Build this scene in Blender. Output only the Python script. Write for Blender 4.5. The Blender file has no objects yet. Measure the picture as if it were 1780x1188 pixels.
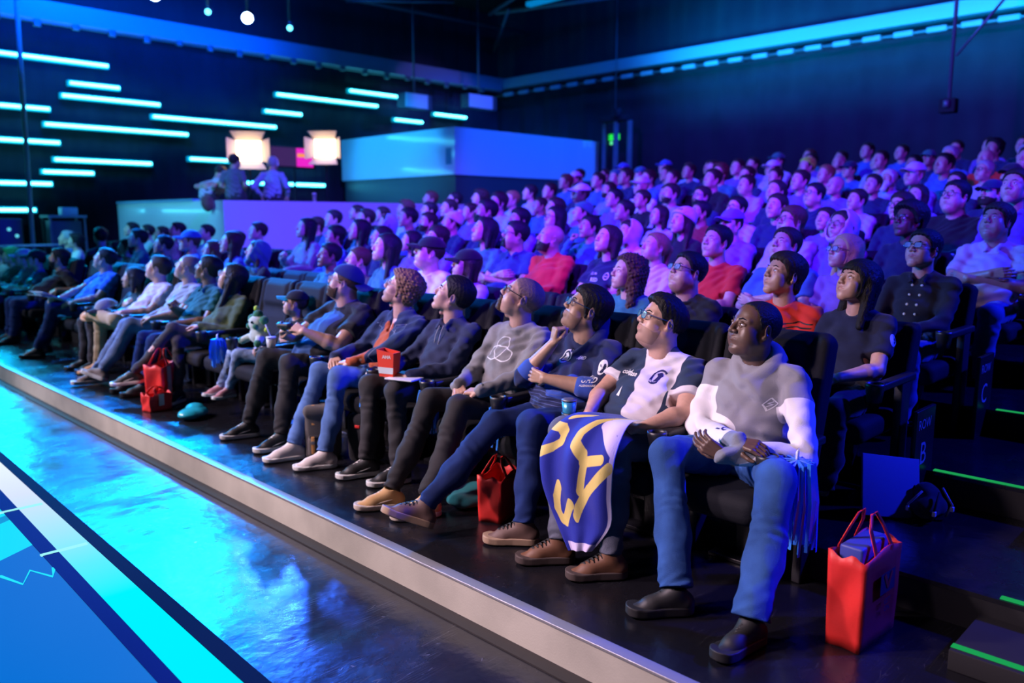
import bpy, math, random
import numpy as np
from mathutils import Vector, Matrix
from mathutils.bvhtree import BVHTree
V = lambda *a: np.array(a, dtype=np.float64)
sc = bpy.context.scene
COL = sc.collection
# ------------------------------------------------------------------ materials
MATS = {}
def mat(name, col, rough=.6, metal=0., spec=.5, emit=None, es=0., weave=0., wscale=120., var=0., vscale=6., alpha=1., trans=0., sheen=0., sss=0., coat=0.):
    if name in MATS: return MATS[name]
    m = bpy.data.materials.new(name); m.use_nodes = True
    nt = m.node_tree; b = nt.nodes['Principled BSDF']
    b.inputs['Base Color'].default_value = (*col, 1); b.inputs['Roughness'].default_value = rough
    b.inputs['Metallic'].default_value = metal; b.inputs['Specular IOR Level'].default_value = spec
    b.inputs['Sheen Weight'].default_value = sheen; b.inputs['Coat Weight'].default_value = coat
    b.inputs['Alpha'].default_value = alpha; b.inputs['Transmission Weight'].default_value = trans
    if sss: b.inputs['Subsurface Weight'].default_value = sss; b.inputs['Subsurface Radius'].default_value = (.01,.004,.002); b.inputs['Subsurface Scale'].default_value = 1
    if emit: b.inputs['Emission Color'].default_value = (*emit, 1); b.inputs['Emission Strength'].default_value = es
    if weave or var:
        tc = nt.nodes.new('ShaderNodeTexCoord')
        n = nt.nodes.new('ShaderNodeTexNoise'); n.inputs['Scale'].default_value = vscale; n.inputs['Detail'].default_value = 4
        nt.links.new(tc.outputs['Object'], n.inputs['Vector'])
        if var:
            hsv = nt.nodes.new('ShaderNodeMix'); hsv.data_type = 'RGBA'
            hsv.inputs[6].default_value = (*[c*(1-var) for c in col], 1); hsv.inputs[7].default_value = (*[min(1, c*(1+var)) for c in col], 1)
            mr = nt.nodes.new('ShaderNodeMapRange'); mr.inputs[1].default_value = .35; mr.inputs[2].default_value = .65
            nt.links.new(n.outputs[0], mr.inputs[0]); nt.links.new(mr.outputs[0], hsv.inputs[0]); nt.links.new(hsv.outputs[2], b.inputs['Base Color'])
        if weave:
            n2 = nt.nodes.new('ShaderNodeTexNoise'); n2.inputs['Scale'].default_value = wscale; n2.inputs['Detail'].default_value = 3
            nt.links.new(tc.outputs['Object'], n2.inputs['Vector'])
            bp = nt.nodes.new('ShaderNodeBump'); bp.inputs['Strength'].default_value = weave; bp.inputs['Distance'].default_value = .004
            nt.links.new(n2.outputs[0], bp.inputs['Height']); nt.links.new(bp.outputs[0], b.inputs['Normal'])
    MATS[name] = m; return m
def cloth(name, col, **k): return mat(name, col, rough=k.pop('rough', .85), spec=.25, weave=k.pop('weave', .35), wscale=260, var=k.pop('var', .1), vscale=9, sheen=.15, **k)
def emis(name, col, s):
    if name in MATS: return MATS[name]
    m = bpy.data.materials.new(name); m.use_nodes = True; nt = m.node_tree; nt.nodes.clear()
    e = nt.nodes.new('ShaderNodeEmission'); e.inputs[0].default_value = (*col, 1); e.inputs[1].default_value = s
    o = nt.nodes.new('ShaderNodeOutputMaterial'); nt.links.new(e.outputs[0], o.inputs[0]); MATS[name] = m; return m
# ------------------------------------------------------------------ object helpers
def link(name, me, parent=None, mats=None, loc=None):
    o = bpy.data.objects.new(name, me); COL.objects.link(o)
    if parent: o.parent = parent
    if loc is not None: o.location = loc
    if mats is not None:
        for m in (mats if isinstance(mats, (list, tuple)) else [mats]): me.materials.append(m)
    return o
def tag(o, label=None, cat=None, group=None, kind=None):
    if label: o['label'] = label
    if cat: o['category'] = cat
    if group: o['group'] = group
    if kind: o['kind'] = kind
    return o
def empty(name, loc, rz=0.):
    o = bpy.data.objects.new(name, None); COL.objects.link(o); o.location = loc; o.rotation_euler = (0, 0, rz); o.empty_display_size = .1; return o
def mesh_np(name, verts, quads, mi=None, smooth=True):
    verts = np.asarray(verts, np.float32); quads = np.asarray(quads, np.int32)
    me = bpy.data.meshes.new(name); me.vertices.add(len(verts)); me.vertices.foreach_set('co', verts.ravel())
    k = quads.shape[1]; me.loops.add(quads.size); me.loops.foreach_set('vertex_index', quads.ravel())
    me.polygons.add(len(quads)); me.polygons.foreach_set('loop_start', np.arange(len(quads), dtype=np.int32)*k)
    if mi is not None: me.polygons.foreach_set('material_index', np.asarray(mi, np.int32))
    me.update(calc_edges=True)
    if smooth: me.polygons.foreach_set('use_smooth', np.ones(len(quads), bool))
    return me
class MB:                                   # collects primitive shapes into one mesh
    def __init__(s): s.v = []; s.f = []; s.m = []; s.sm = []
    def add(s, vs, fs, mi=0, smooth=False):
        b = len(s.v); s.v += [tuple(v) for v in vs]; s.f += [tuple(i+b for i in f) for f in fs]; s.m += [mi]*len(fs); s.sm += [smooth]*len(fs); return s
    def box(s, lo, hi, mi=0, M=None, bev=0.):
        x0, y0, z0 = lo; x1, y1, z1 = hi
        if bev <= 0:
            vs = [(x, y, z) for z in (z0, z1) for y in (y0, y1) for x in (x0, x1)]
            fs = [(0,2,3,1),(4,5,7,6),(0,1,5,4),(2,6,7,3),(0,4,6,2),(1,3,7,5)]
            if M: vs = [M @ Vector(v) for v in vs]
            return s.add(vs, fs, mi)
        import bmesh
        bm = bmesh.new(); bmesh.ops.create_cube(bm, size=1)
        for v in bm.verts: v.co = Vector(((v.co.x+.5)*(x1-x0)+x0, (v.co.y+.5)*(y1-y0)+y0, (v.co.z+.5)*(z1-z0)+z0))
        bmesh.ops.bevel(bm, geom=bm.edges[:], offset=bev, segments=3, profile=.5, affect='EDGES')
        bm.verts.index_update()
        vs = [(M @ v.co) if M else v.co.copy() for v in bm.verts]; fs = [[v.index for v in f.verts] for f in bm.faces]; bm.free()
        return s.add(vs, fs, mi, True)
    def tube(s, pts, r, n=8, mi=0, closed=False, caps=True):
        pts = [Vector(p) for p in pts]; N = len(pts); rs = r if isinstance(r, (list, tuple)) else [r]*N; vs = []; prev = None
        for i, p in enumerate(pts):
            if closed: t = (pts[(i+1) % N]-pts[i-1])
            else: t = pts[min(i+1, N-1)]-pts[max(i-1, 0)]
            t.normalize()
            if prev is None: u = t.orthogonal().normalized()
            else: u = (prev-t*prev.dot(t)).normalized()
            prev = u; w = t.cross(u)
            for k in range(n):
                a = 2*math.pi*k/n; vs.append(p+(u*math.cos(a)+w*math.sin(a))*rs[i])
        fs = []
        for i in range(N if closed else N-1):
            j = (i+1) % N
            for k in range(n): fs.append((i*n+k, i*n+(k+1) % n, j*n+(k+1) % n, j*n+k))
        if caps and not closed: fs.append(tuple(range(n))[::-1]); fs.append(tuple((N-1)*n+k for k in range(n)))
        return s.add(vs, fs, mi, True)
    def lathe(s, prof, c=(0, 0, 0), n=20, mi=0, M=None):
        vs = []
        for r, z in prof:
            for k in range(n):
                a = 2*math.pi*k/n; p = Vector((c[0]+r*math.cos(a), c[1]+r*math.sin(a), c[2]+z)); vs.append(M @ p if M else p)
        fs = [(i*n+k, i*n+(k+1) % n, (i+1)*n+(k+1) % n, (i+1)*n+k) for i in range(len(prof)-1) for k in range(n)]
        fs.append(tuple(range(n))[::-1]); fs.append(tuple((len(prof)-1)*n+k for k in range(n)))
        return s.add(vs, fs, mi, True)
    def sphere(s, c, r, mi=0, n=12, sc_=(1, 1, 1), M=None):
        prof = [(max(1e-4, math.sin(math.pi*i/n)), -math.cos(math.pi*i/n)) for i in range(n+1)]; vs = []
        for rr, z in prof:
            for k in range(n+4):
                a = 2*math.pi*k/(n+4); p = Vector((rr*math.cos(a)*r*sc_[0], rr*math.sin(a)*r*sc_[1], z*r*sc_[2]))
                vs.append((M @ p if M else p)+Vector(c))
        q = n+4
        fs = [(i*q+k, i*q+(k+1) % q, (i+1)*q+(k+1) % q, (i+1)*q+k) for i in range(n) for k in range(q)]
        return s.add(vs, fs, mi, True)
    def mesh(s, name):
        me = bpy.data.meshes.new(name); me.from_pydata([tuple(v) for v in s.v], [], s.f)
        me.polygons.foreach_set('material_index', np.array(s.m, np.int32)); me.polygons.foreach_set('use_smooth', np.array(s.sm, bool)); me.update(); return me
    def build(s, name, mats, parent=None, loc=None): return link(name, s.mesh(name), parent, mats, loc)
# ------------------------------------------------------------------ signed distance fields
class Field:
    def __init__(s, lo, hi, h):
        s.h = h; s.lo = np.array(lo, float); n = np.ceil((np.array(hi)-s.lo)/h).astype(int)+1
        s.ax = [(s.lo[i]+h*np.arange(n[i])).astype(np.float32) for i in range(3)]; s.D = np.full(n, .25, np.float32)
    def blk(s, lo, hi):
        sl = []
        for i in range(3):
            a = max(0, int((lo[i]-s.lo[i])/s.h)); b = min(len(s.ax[i]), int((hi[i]-s.lo[i])/s.h)+2)
            if b-a < 1: return None, None
            sl.append(slice(a, b))
        return tuple(sl), (s.ax[0][sl[0]][:, None, None], s.ax[1][sl[1]][None, :, None], s.ax[2][sl[2]][None, None, :])
    def op(s, f, lo, hi, k=.01, mode='u'):
        sl, X = s.blk(lo, hi)
        if sl is None: return s
        d = f(*X); A = s.D[sl]
        if mode == 'u': s.D[sl] = np.minimum(A, d)-np.maximum(k-np.abs(A-d), 0)**2/(4*k)
        else: d = -d; s.D[sl] = np.maximum(A, d)+np.maximum(k-np.abs(A-d), 0)**2/(4*k)
        return s
    def cone(s, a, b, ra, rb, k=.01, mode='u', side=None, w=1.):
        a = np.array(a, float); b = np.array(b, float); ab = b-a; L = max(ab@ab, 1e-9); m = max(ra, rb)*max(w, 1)+k+2*s.h
        if side is not None: side = np.array(side, float); side /= np.linalg.norm(side)
        def f(X, Y, Z):
            px, py, pz = X-np.float32(a[0]), Y-np.float32(a[1]), Z-np.float32(a[2])
            t = np.clip((px*ab[0]+py*ab[1]+pz*ab[2])/L, 0, 1).astype(np.float32)
            qx, qy, qz = px-t*np.float32(ab[0]), py-t*np.float32(ab[1]), pz-t*np.float32(ab[2])
            q2 = qx*qx+qy*qy+qz*qz
            if side is not None:
                qs = qx*side[0]+qy*side[1]+qz*side[2]; q2 = q2-qs*qs*(1-1/w**2)
            return (np.sqrt(np.maximum(q2, 0))-(ra+(rb-ra)*t)).astype(np.float32)
        return s.op(f, np.minimum(a, b)-m, np.maximum(a, b)+m, k, mode)
    def chain(s, pts, rs, k=.01, mode='u', **kw):
        for i in range(len(pts)-1): s.cone(pts[i], pts[i+1], rs[i], rs[i+1], k, mode, **kw)
        return s
    def ell(s, c, r, k=.01, mode='u', R=None):
        c = np.array(c, float); r = np.array(r, float); m = r.max()+k+2*s.h; mr = r.min()
        def f(X, Y, Z):
            x, y, z = X-np.float32(c[0]), Y-np.float32(c[1]), Z-np.float32(c[2])
            if R is not None:
                x, y, z = (x*R[0][0]+y*R[1][0]+z*R[2][0], x*R[0][1]+y*R[1][1]+z*R[2][1], x*R[0][2]+y*R[1][2]+z*R[2][2])
            k0 = np.sqrt((x/r[0])**2+(y/r[1])**2+(z/r[2])**2); k1 = np.sqrt((x/r[0]**2)**2+(y/r[1]**2)**2+(z/r[2]**2)**2)
            return (k0*(k0-1)/np.maximum(k1, 1e-6)).astype(np.float32)
        return s.op(f, c-m, c+m, k, mode)
    def box(s, c, hf, rnd=.01, k=.005, mode='u', R=None):
        c = np.array(c, float); hf = np.array(hf, float); m = np.linalg.norm(hf)+k+2*s.h
        def f(X, Y, Z):
            x, y, z = X-np.float32(c[0]), Y-np.float32(c[1]), Z-np.float32(c[2])
            if R is not None:
                x, y, z = (x*R[0][0]+y*R[1][0]+z*R[2][0], x*R[0][1]+y*R[1][1]+z*R[2][1], x*R[0][2]+y*R[1][2]+z*R[2][2])
            qx, qy, qz = np.abs(x)-(hf[0]-rnd), np.abs(y)-(hf[1]-rnd), np.abs(z)-(hf[2]-rnd)
            o = np.sqrt(np.maximum(qx, 0)**2+np.maximum(qy, 0)**2+np.maximum(qz, 0)**2)
            return (o+np.minimum(np.maximum(np.maximum(qx, qy), qz), 0)-rnd).astype(np.float32)
        return s.op(f, c-m, c+m, k, mode)
    def grid(s): return s.ax[0][:, None, None], s.ax[1][None, :, None], s.ax[2][None, None, :]
    def copy(s):
        n = object.__new__(Field); n.h = s.h; n.lo = s.lo; n.ax = s.ax; n.D = s.D.copy(); return n
    def disp(s, amp, freq, seed=0, n=3):
        rng = np.random.RandomState(seed); X, Y, Z = s.grid(); tot = 0
        wx = .35*np.sin(Z*freq*.4+Y*freq*.3+1.3*seed); 
        for i in range(n):
            v = rng.randn(3); v /= np.linalg.norm(v); v *= freq*(.7+.7*rng.rand())
            tot = tot+np.sin((X*v[0]+Y*v[1]+Z*v[2]+wx*2+rng.rand()*6).astype(np.float32))
        s.D = s.D+(amp/n*tot).astype(np.float32); return s
    def mesh(s):                            # naive surface nets
        D = s.D.copy()
        for ax in range(3):
            sl = [slice(None)]*3
            for e in (0, -1): sl[ax] = e; D[tuple(sl)] = np.maximum(D[tuple(sl)], 1e-3)
        S = D < 0; n = np.array(D.shape)
        c = np.zeros(n-1, np.int8)
        for i in (0, 1):
            for j in (0, 1):
                for k in (0, 1): c += S[i:n[0]-1+i, j:n[1]-1+j, k:n[2]-1+k]
        act = np.argwhere((c > 0) & (c < 8))
        if len(act) == 0: return np.zeros((0, 3)), np.zeros((0, 4), int)
        idx = np.full(n-1, -1, np.int32); idx[act[:, 0], act[:, 1], act[:, 2]] = np.arange(len(act))
        cor = [(i, j, k) for i in (0, 1) for j in (0, 1) for k in (0, 1)]
        val = {q: D[act[:, 0]+q[0], act[:, 1]+q[1], act[:, 2]+q[2]] for q in cor}
        P = np.zeros((len(act), 3)); cnt = np.zeros(len(act))
        for ax in range(3):
            for q in cor:
                if q[ax]: continue
                r = list(q); r[ax] = 1; a = val[q]; b = val[tuple(r)]; m = (a < 0) != (b < 0)
                t = np.where(m, a/np.where(m, a-b, 1), 0)
                p = np.tile(np.array(q, float), (len(act), 1)); p[:, ax] = t; P += p*m[:, None]; cnt += m
        P = (act+P/cnt[:, None])*s.h+s.lo
        Q = []
        for ax in range(3):
            u, v = (ax+1) % 3, (ax+2) % 3
            a = [slice(None)]*3; b = [slice(None)]*3; a[ax] = slice(0, -1); b[ax] = slice(1, None)
            ch = S[tuple(a)] != S[tuple(b)]
            e = np.argwhere(ch); e = e[(e[:, u] > 0) & (e[:, v] > 0) & (e[:, u] < n[u]-1) & (e[:, v] < n[v]-1)]
            ins = S[e[:, 0], e[:, 1], e[:, 2]]
            def id_(du, dv):
                g = e.copy(); g[:, u] -= du; g[:, v] -= dv; return idx[g[:, 0], g[:, 1], g[:, 2]]
            q = np.stack([id_(1, 1), id_(0, 1), id_(0, 0), id_(1, 0)], 1)
            q[~ins] = q[~ins][:, ::-1]; Q.append(q)
        return P, np.concatenate(Q)
def xf(P, M):
    M = np.array(M); return P@M[:3, :3].T+M[:3, 3]
def smax(a, b, k): return np.maximum(a, b)+np.maximum(k-np.abs(a-b), 0)**2/(4*k)
def join(parts):                            # [(verts, quads, matindex or array)]
    vs = []; qs = []; ms = []; b = 0
    for v, q, m in parts:
        if len(v) == 0: continue
        vs.append(v); qs.append(np.asarray(q)+b); ms.append(np.full(len(q), m) if np.isscalar(m) else m); b += len(v)
    return np.concatenate(vs), np.concatenate(qs), np.concatenate(ms)
def ball(c, r, n=10, s=(1, 1, 1)):
    u = np.linspace(0, np.pi, n+1); w = np.linspace(0, 2*np.pi, 2*n, endpoint=False)
    P = np.array([[math.sin(a)*math.cos(b)*s[0], math.sin(a)*math.sin(b)*s[1], math.cos(a)*s[2]] for a in u for b in w])*r+np.array(c)
    m = 2*n; q = [(i*m+k, (i+1)*m+k, (i+1)*m+(k+1) % m, i*m+(k+1) % m) for i in range(n) for k in range(m)]
    return P, np.array(q)
# ------------------------------------------------------------------ head (head space: origin between the ears, face towards -X)
def skull(h, jw=1., fat=0., nose=1., fem=0., lo=(-.165, -.135, -.33), hi=(.155, .135, .175), small=None):
    F = Field(lo, hi, h)
    F.ell((.018, 0, .035), (.100, .076, .088), .02).ell((-.035, 0, .025), (.057, .062, .072), .03)
    F.ell((-.045, 0, -.03), (.048, .054+.01*fat, .062), .03)
    z1 = -.100+.008*fem
    for s in (1, -1):
        F.cone((.004, s*.050*jw, -.052), (-.066, s*.015*jw, z1), .024+.012*fat, .017, .028)
        F.ell((-.062, s*.040, -.018), (.024, .024, .022), .02)
        F.cone((-.086, s*.010, .027), (-.070, s*.047, .024), .0105*(1-.25*fem), .009, .015)
        if fat > 0: F.ell((-.045, s*.045, -.055), (.035, .028, .035), .03)
    if fat > 0: F.ell((-.03, 0, -.105), (.045, .05, .032*fat+.01), .03)
    for s in (1, -1): F.ell((-.052, s*.034, -.050), (.034, .027, .036), .025)
    F.ell((-.076, 0, z1-.001), (.019, .022-.004*fem, .016), .02)
    return F
def face(F, nose=1., mouth=0., fem=0., ear=True):
    for s in (1, -1): F.ell((-.104, s*.032, .005), (.017, .021, .0125), .012, 'd')
    F.cone((-.093, 0, .020), (-.1135-.004*(nose-1), 0, -.022), .0085, .0112*(.6+.4*nose), .013)
    for s in (1, -1):
        F.ell((-.1045, s*.0135*nose, -.0285), (.0125, .0085*nose, .0085), .006)
        F.ell((-.109, s*.0065, -.0355), (.005, .0035, .004), .003, 'd')
        F.cone((-.0935, s*.0185, .0085), (-.0965, s*.032, .0140), .0040, .0048, .004).cone((-.0965, s*.032, .0140), (-.084, s*.0475, .0075), .0048, .0036, .004)
        F.cone((-.0925, s*.019, .002), (-.0935, s*.032, -.0030), .0036, .0040, .004).cone((-.0935, s*.032, -.0030), (-.084, s*.047, .002), .0040, .0034, .004)
    F.ell((-.082, 0, -.059), (.020, .032, .021), .015)
    lr = .0062+.0012*fem
    for s in (1, -1):
        F.cone((-.0995, s*.003, -.0540), (-.0885, s*.0245, -.0580), lr*.82, .0022, .006)
        F.cone((-.0985, 0, -.0645), (-.0885, s*.0235, -.0605), lr*.95, .0022, .006)
    F.cone((-.1075, -.010, -.0588-mouth), (-.1075, .010, -.0588-mouth), .0020+mouth, .0020+mouth, .002, 'd')
    for s in (1, -1): F.cone((-.1075, s*.010, -.0588), (-.0925, s*.025, -.0585), .002+mouth, .0012, .002, 'd')
    if ear:
        a = .25
        for s in (1, -1):
            R = np.array(Matrix.Rotation(s*-.35, 3, 'Z') @ Matrix.Rotation(-.2, 3, 'Y'))
            F.ell((.012, s*.080, -.002), (.019, .0075, .032), .006, R=R)
            F.ell((.007, s*.086, .004), (.0095, .0055, .019), .005, 'd', R=R)
            F.ell((.004, s*.079, -.028), (.009, .006, .010), .006)
    return F
def head_mi(v, q, beardline=False):
    c = v[q].mean(1)
    lip = ((c[:, 1]/.0245)**2+((c[:, 2]+.0592)/(.0098-.005*np.abs(c[:, 1])/.0245))**2) < 1
    return np.where(lip & (c[:, 0] < -.086), 3, 0)
def eyes(gaze=(-.9, .25, .35)):
    g = np.array(gaze, float); g /= np.linalg.norm(g); out = []
    for s in (1, -1):
        c = np.array((-.0805, s*.032, .0065)); v, q = ball(c, .0130, 8); out.append((v, q, 1))
        v, q = ball(c+g*.0086, .0060, 6); out.append((v, q, 2))
    return out
# hair region: positive = no hair
def zl(x, pts): return np.interp(x, [p[0] for p in pts], [p[1] for p in pts])
SHORT = [(-.13, .10), (-.095, .082), (-.078, .074), (-.058, .052), (-.042, .030), (-.028, .0), (-.014, -.012), (-.002, .018), (.03, .014), (.045, -.03), (.06, -.055), (.15, -.075)]
HIGH = [(-.13, .13), (-.08, .112), (-.05, .078), (-.035, .04), (-.022, .005), (-.010, .0), (-.002, .02), (.03, .018), (.045, -.02), (.06, -.045), (.15, -.06)]
FEM = [(-.13, .115), (-.085, .096), (-.062, .06), (-.045, .02), (-.035, -.02), (-.03, -.12), (-.028, -.5), (.15, -.5)]
def hair(F0, style, seed=0):
    F = F0.copy(); X, Y, Z = F.grid(); rg = SHORT; t = .012; amp = .002; k = .008
    top = np.clip((Z-.02)/.08, 0, 1)
    if style == 'buzz': t = .0035; amp = .0006; F.D = F.D-t
    elif style == 'buzzhigh': t = .003; amp = .0004; F.D = F.D-t; rg = HIGH
    elif style == 'receding': rg = HIGH; F.D = F.D-(.004+.008*top)
    elif style == 'short': F.D = F.D-(.006+.014*top); amp = .0018
    elif style == 'quiff': F.D = F.D-(.007+.024*top*np.clip((.06-X)/.12, 0, 1)-.0*X); amp = .0028
    elif style == 'medium': F.D = F.D-(.009+.014*top); amp = .0026; F.ell((.075, 0, -.05), (.035, .064, .045), .03); rg = [(p[0], p[1]-(.035 if p[0] > -.02 else .012)) for p in SHORT]
    elif style == 'curly': F.D = F.D-(.016+.018*top); amp = .006; F.ell((.06, 0, -.03), (.05, .078, .055), .03); rg = [(p[0], p[1]-(.04 if p[0] > -.02 else .0)) for p in SHORT]
    elif style == 'afro': F.D = F.D-(.030+.014*top); amp = .004
    elif style in ('long', 'bob', 'longcurly', 'ponytail', 'bangs'):
        F.D = F.D-(.009+.007*top); amp = .0020; rg = FEM; L = {'long': -.30, 'bob': -.13, 'longcurly': -.26, 'ponytail': -.02, 'bangs': -.22}[style]; rr = .042 if style == 'longcurly' else .03
        if style == 'longcurly': amp = .007; F.D = F.D-.010*np.ones_like(F.D)
        if style == 'ponytail': F.cone((.10, 0, .06), (.145, 0, .03), .025, .03, .01).cone((.145, 0, .03), (.14, 0, -.2), .03, .012, .02); rg = [(-.13, .115), (-.085, .098), (-.05, .06), (-.03, .02), (-.01, .0), (.03, .0), (.06, -.06), (.10, -.07), (.11, -.4), (.2, -.4)]
        else:
            for s in (1, -1):
                F.cone((.02, s*.066, .02), (.03, s*.088, L), rr, rr*.65, .03); F.cone((.075, s*.035, .0), (.085, s*.05, L), rr*1.2, rr*.8, .03)
        if style == 'bangs': rg = [(-.13, .05), (-.08, .045), (-.062, .03), (-.045, .0), (-.035, -.03), (-.03, -.12), (-.028, -.5), (.15, -.5)]
    sw = 6*np.sin(X*45+Y*20+seed)
    if style in ('curly', 'longcurly', 'afro'): n = np.sin(Y*170+seed+2*np.sin(Z*60))*np.sin(Z*150+X*60+seed)*np.sin(X*165+1.7*np.sin(Y*70))*1.3+.35*np.sin(Y*60+Z*70+seed*3)
    else: n = .55*np.sin(Y*420+sw+X*60)*(.6+.4*np.sin(Z*50+seed))+.35*np.sin(X*260+Y*210+Z*90+seed)+.45*np.sin(Y*75+X*40+Z*30+seed*3)
    F.D = (F.D+amp*n).astype(np.float32)
    if rg is FEM or style == 'bangs': F.cone((-.035, 0, -.06), (-.01, 0, -.34), .056, .066, .012, 'd')
    line = zl(np.broadcast_to(X, F.D.shape), rg).astype(np.float32)+.003*np.sin(Y*260+seed)
    F.D = smax(F.D, ((line-Z)*.75).astype(np.float32), k).astype(np.float32)
    # keep the hair off the ear itself and the neck front
    F.ell((.010, .088, -.006), (.020, .016, .030), .006, 'd') if style in ('buzz', 'buzzhigh', 'short', 'receding', 'quiff') else None
    F.ell((.010, -.088, -.006), (.020, .016, .030), .006, 'd') if style in ('buzz', 'buzzhigh', 'short', 'receding', 'quiff') else None
    return F.mesh()
def beard(F0, style='full', seed=1):
    F = F0.copy(); X, Y, Z = F.grid()
    F.ell((-.086, 0, -.059), (.021, .030, .020), .015)
    t = {'full': .0085, 'long': .010, 'goatee': .0085, 'stubble': .0011, 'short': .005}[style]
    F.D = F.D-t
    if style == 'long': F.ell((-.075, 0, -.135), (.035, .045, .05), .03)
    F.D = F.D+(.0016 if style != 'stubble' else .0003)*np.sin(Y*330+seed)*np.sin(X*300+Z*240)
    xb = -.020 if style != 'goatee' else -.062
    zt = np.interp(np.broadcast_to(X, F.D.shape), [-.12, -.095, -.075, -.05, -.02, .0], [-.042, -.044, -.050, -.052, -.03, -.0])
    if style == 'goatee': F.D = smax(F.D, np.abs(Y)-.036, .006)
    F.D = smax(F.D, (Z-zt).astype(np.float32), .006); F.D = smax(F.D, X-xb+.0*Z, .006)
    F.D = smax(F.D, (-.125 if style != 'long' else -.19)-Z, .01).astype(np.float32)
    F.ell((-.112, 0, -.0597), (.026, .0245, .0085), .004, 'd')
    return F.mesh()
def brows(F0, th=.0035, side=1):
    F = Field((-.13, -.06, .005), (-.05, .06, .05), F0.h*.8)
    for s in (side,): F.cone((-.0985, s*.014, .0265), (-.0955, s*.034, .0325), th, th, .002).cone((-.0955, s*.034, .0325), (-.082, s*.050, .026), th, th*.6, .002)
    return F.mesh()
def cap(F0, back=False, brim=True):
    F = F0.copy(); X, Y, Z = F.grid()
    F.D = F.D-.012; F.ell((.012, 0, .055), (.108, .086, .083), .03)
    sg = 1 if not back else -1
    line = .052+(.25*X*sg if not back else -.1*X)
    G = F.D.copy(); F.D = smax(F.D, ((line-Z)).astype(np.float32), .004).astype(np.float32)
    C = F.mesh(); B = None
    if brim:
        H = Field((-.22, -.09, 0), (-.05, .09, .13), F0.h*.9) if not back else Field((.08, -.09, -.02), (.22, .09, .13), F0.h*.9)
        x0 = -.118 if not back else .135
        def f(X, Y, Z):
            z0 = .046-9*Y*Y+(.28*(X+.1) if not back else -.1*(X-.1))*1.
            r = np.sqrt(((X-x0)/.080)**2+(Y/.072)**2)
            return np.maximum((r-1)*.07, np.abs(Z-z0)-.0035).astype(np.float32)
        H.op(f, H.lo, H.lo+.3, .004); 
        def g(X, Y, Z): return (np.sqrt(((X-.012)/.100)**2+(Y/.078)**2)-1).astype(np.float32)*.08
        H.op(g, H.lo, H.lo+.3, .003, 'd'); B = H.mesh()
    return C, B
def beanie(F0, pom=False, band=True):
    F = F0.copy(); X, Y, Z = F.grid(); F.D = F.D-.016; F.ell((.045, 0, .07), (.10, .085, .085), .03)
    if band: F.D = F.D-.006*((Z < .065-.35*X) & (Z > .01-.35*X))
    F.D = F.D+.0012*np.sin(Y*300)*np.ones_like(X)
    F.D = smax(F.D, (.036-.35*X-Z).astype(np.float32), .006).astype(np.float32)
    if pom: F.ell((.075, 0, .165), (.03, .03, .03), .005)
    return F.mesh()
def hood_up(F0):
    F = F0.copy(); X, Y, Z = F.grid(); F.D = F.D-.026; F.ell((.06, 0, .02), (.10, .095, .115), .03).cone((.06, 0, -.05), (.06, 0, -.19), .085, .10, .04)
    I = F0.copy(); I.D = I.D-.012; I.ell((.04, 0, .0), (.09, .082, .10), .03).cone((.03, 0, -.05), (.04, 0, -.3), .07, .085, .04)
    F.D = smax(F.D, -I.D, .004); F.D = smax(F.D, (-.055+.3*(Z-.05)-X).astype(np.float32), .01)
    F.D = (F.D+.0025*np.sin(Z*70+X*60)).astype(np.float32); return F.mesh()
def headphones():
    m = MB(); m.tube([(.02, .094*math.cos(a), .03+.108*math.sin(a)) for a in np.linspace(-.1, math.pi+.1, 20)], .007, 6)
    for s in (1, -1): m.sphere((.012, s*.093, .0), .034, 0, 8, (1, .5, 1.15))
    return m
def glasses_mb(w=1., round_=False, wrap=False):
    m = MB(); lens = MB()
    for s in (1, -1):
        pts = []
        for i in range(16):
            a = 2*math.pi*i/16; ca, sa = math.cos(a), math.sin(a)
            p = 1 if round_ else .6
            y = .024*w*np.sign(ca)*abs(ca)**p; z = .0175*w*np.sign(sa)*abs(sa)**p
            pts.append((-.112+.10*(abs(y+s*.034)-.034)*(1 if not wrap else 3), s*.034+y*1., .005+z))
        m.tube(pts, .0022, 5, closed=True)
        c = np.mean(np.array(pts), 0); lens.add([tuple(c+(-.0008, 0, 0))]+pts, [(0, i+1, (i+1) % 16+1) for i in range(16)], 0, True)
        m.tube([(-.106, s*.058, .012), (-.085, s*.073, .012), (.0, s*.082, .014), (.02, s*.084, .002), (.03, s*.083, -.012)], .002, 5)
    m.tube([(-.111, -.011, .008), (-.1165, 0, .010), (-.111, .011, .008)], .002, 5)
    return m, lens
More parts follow.
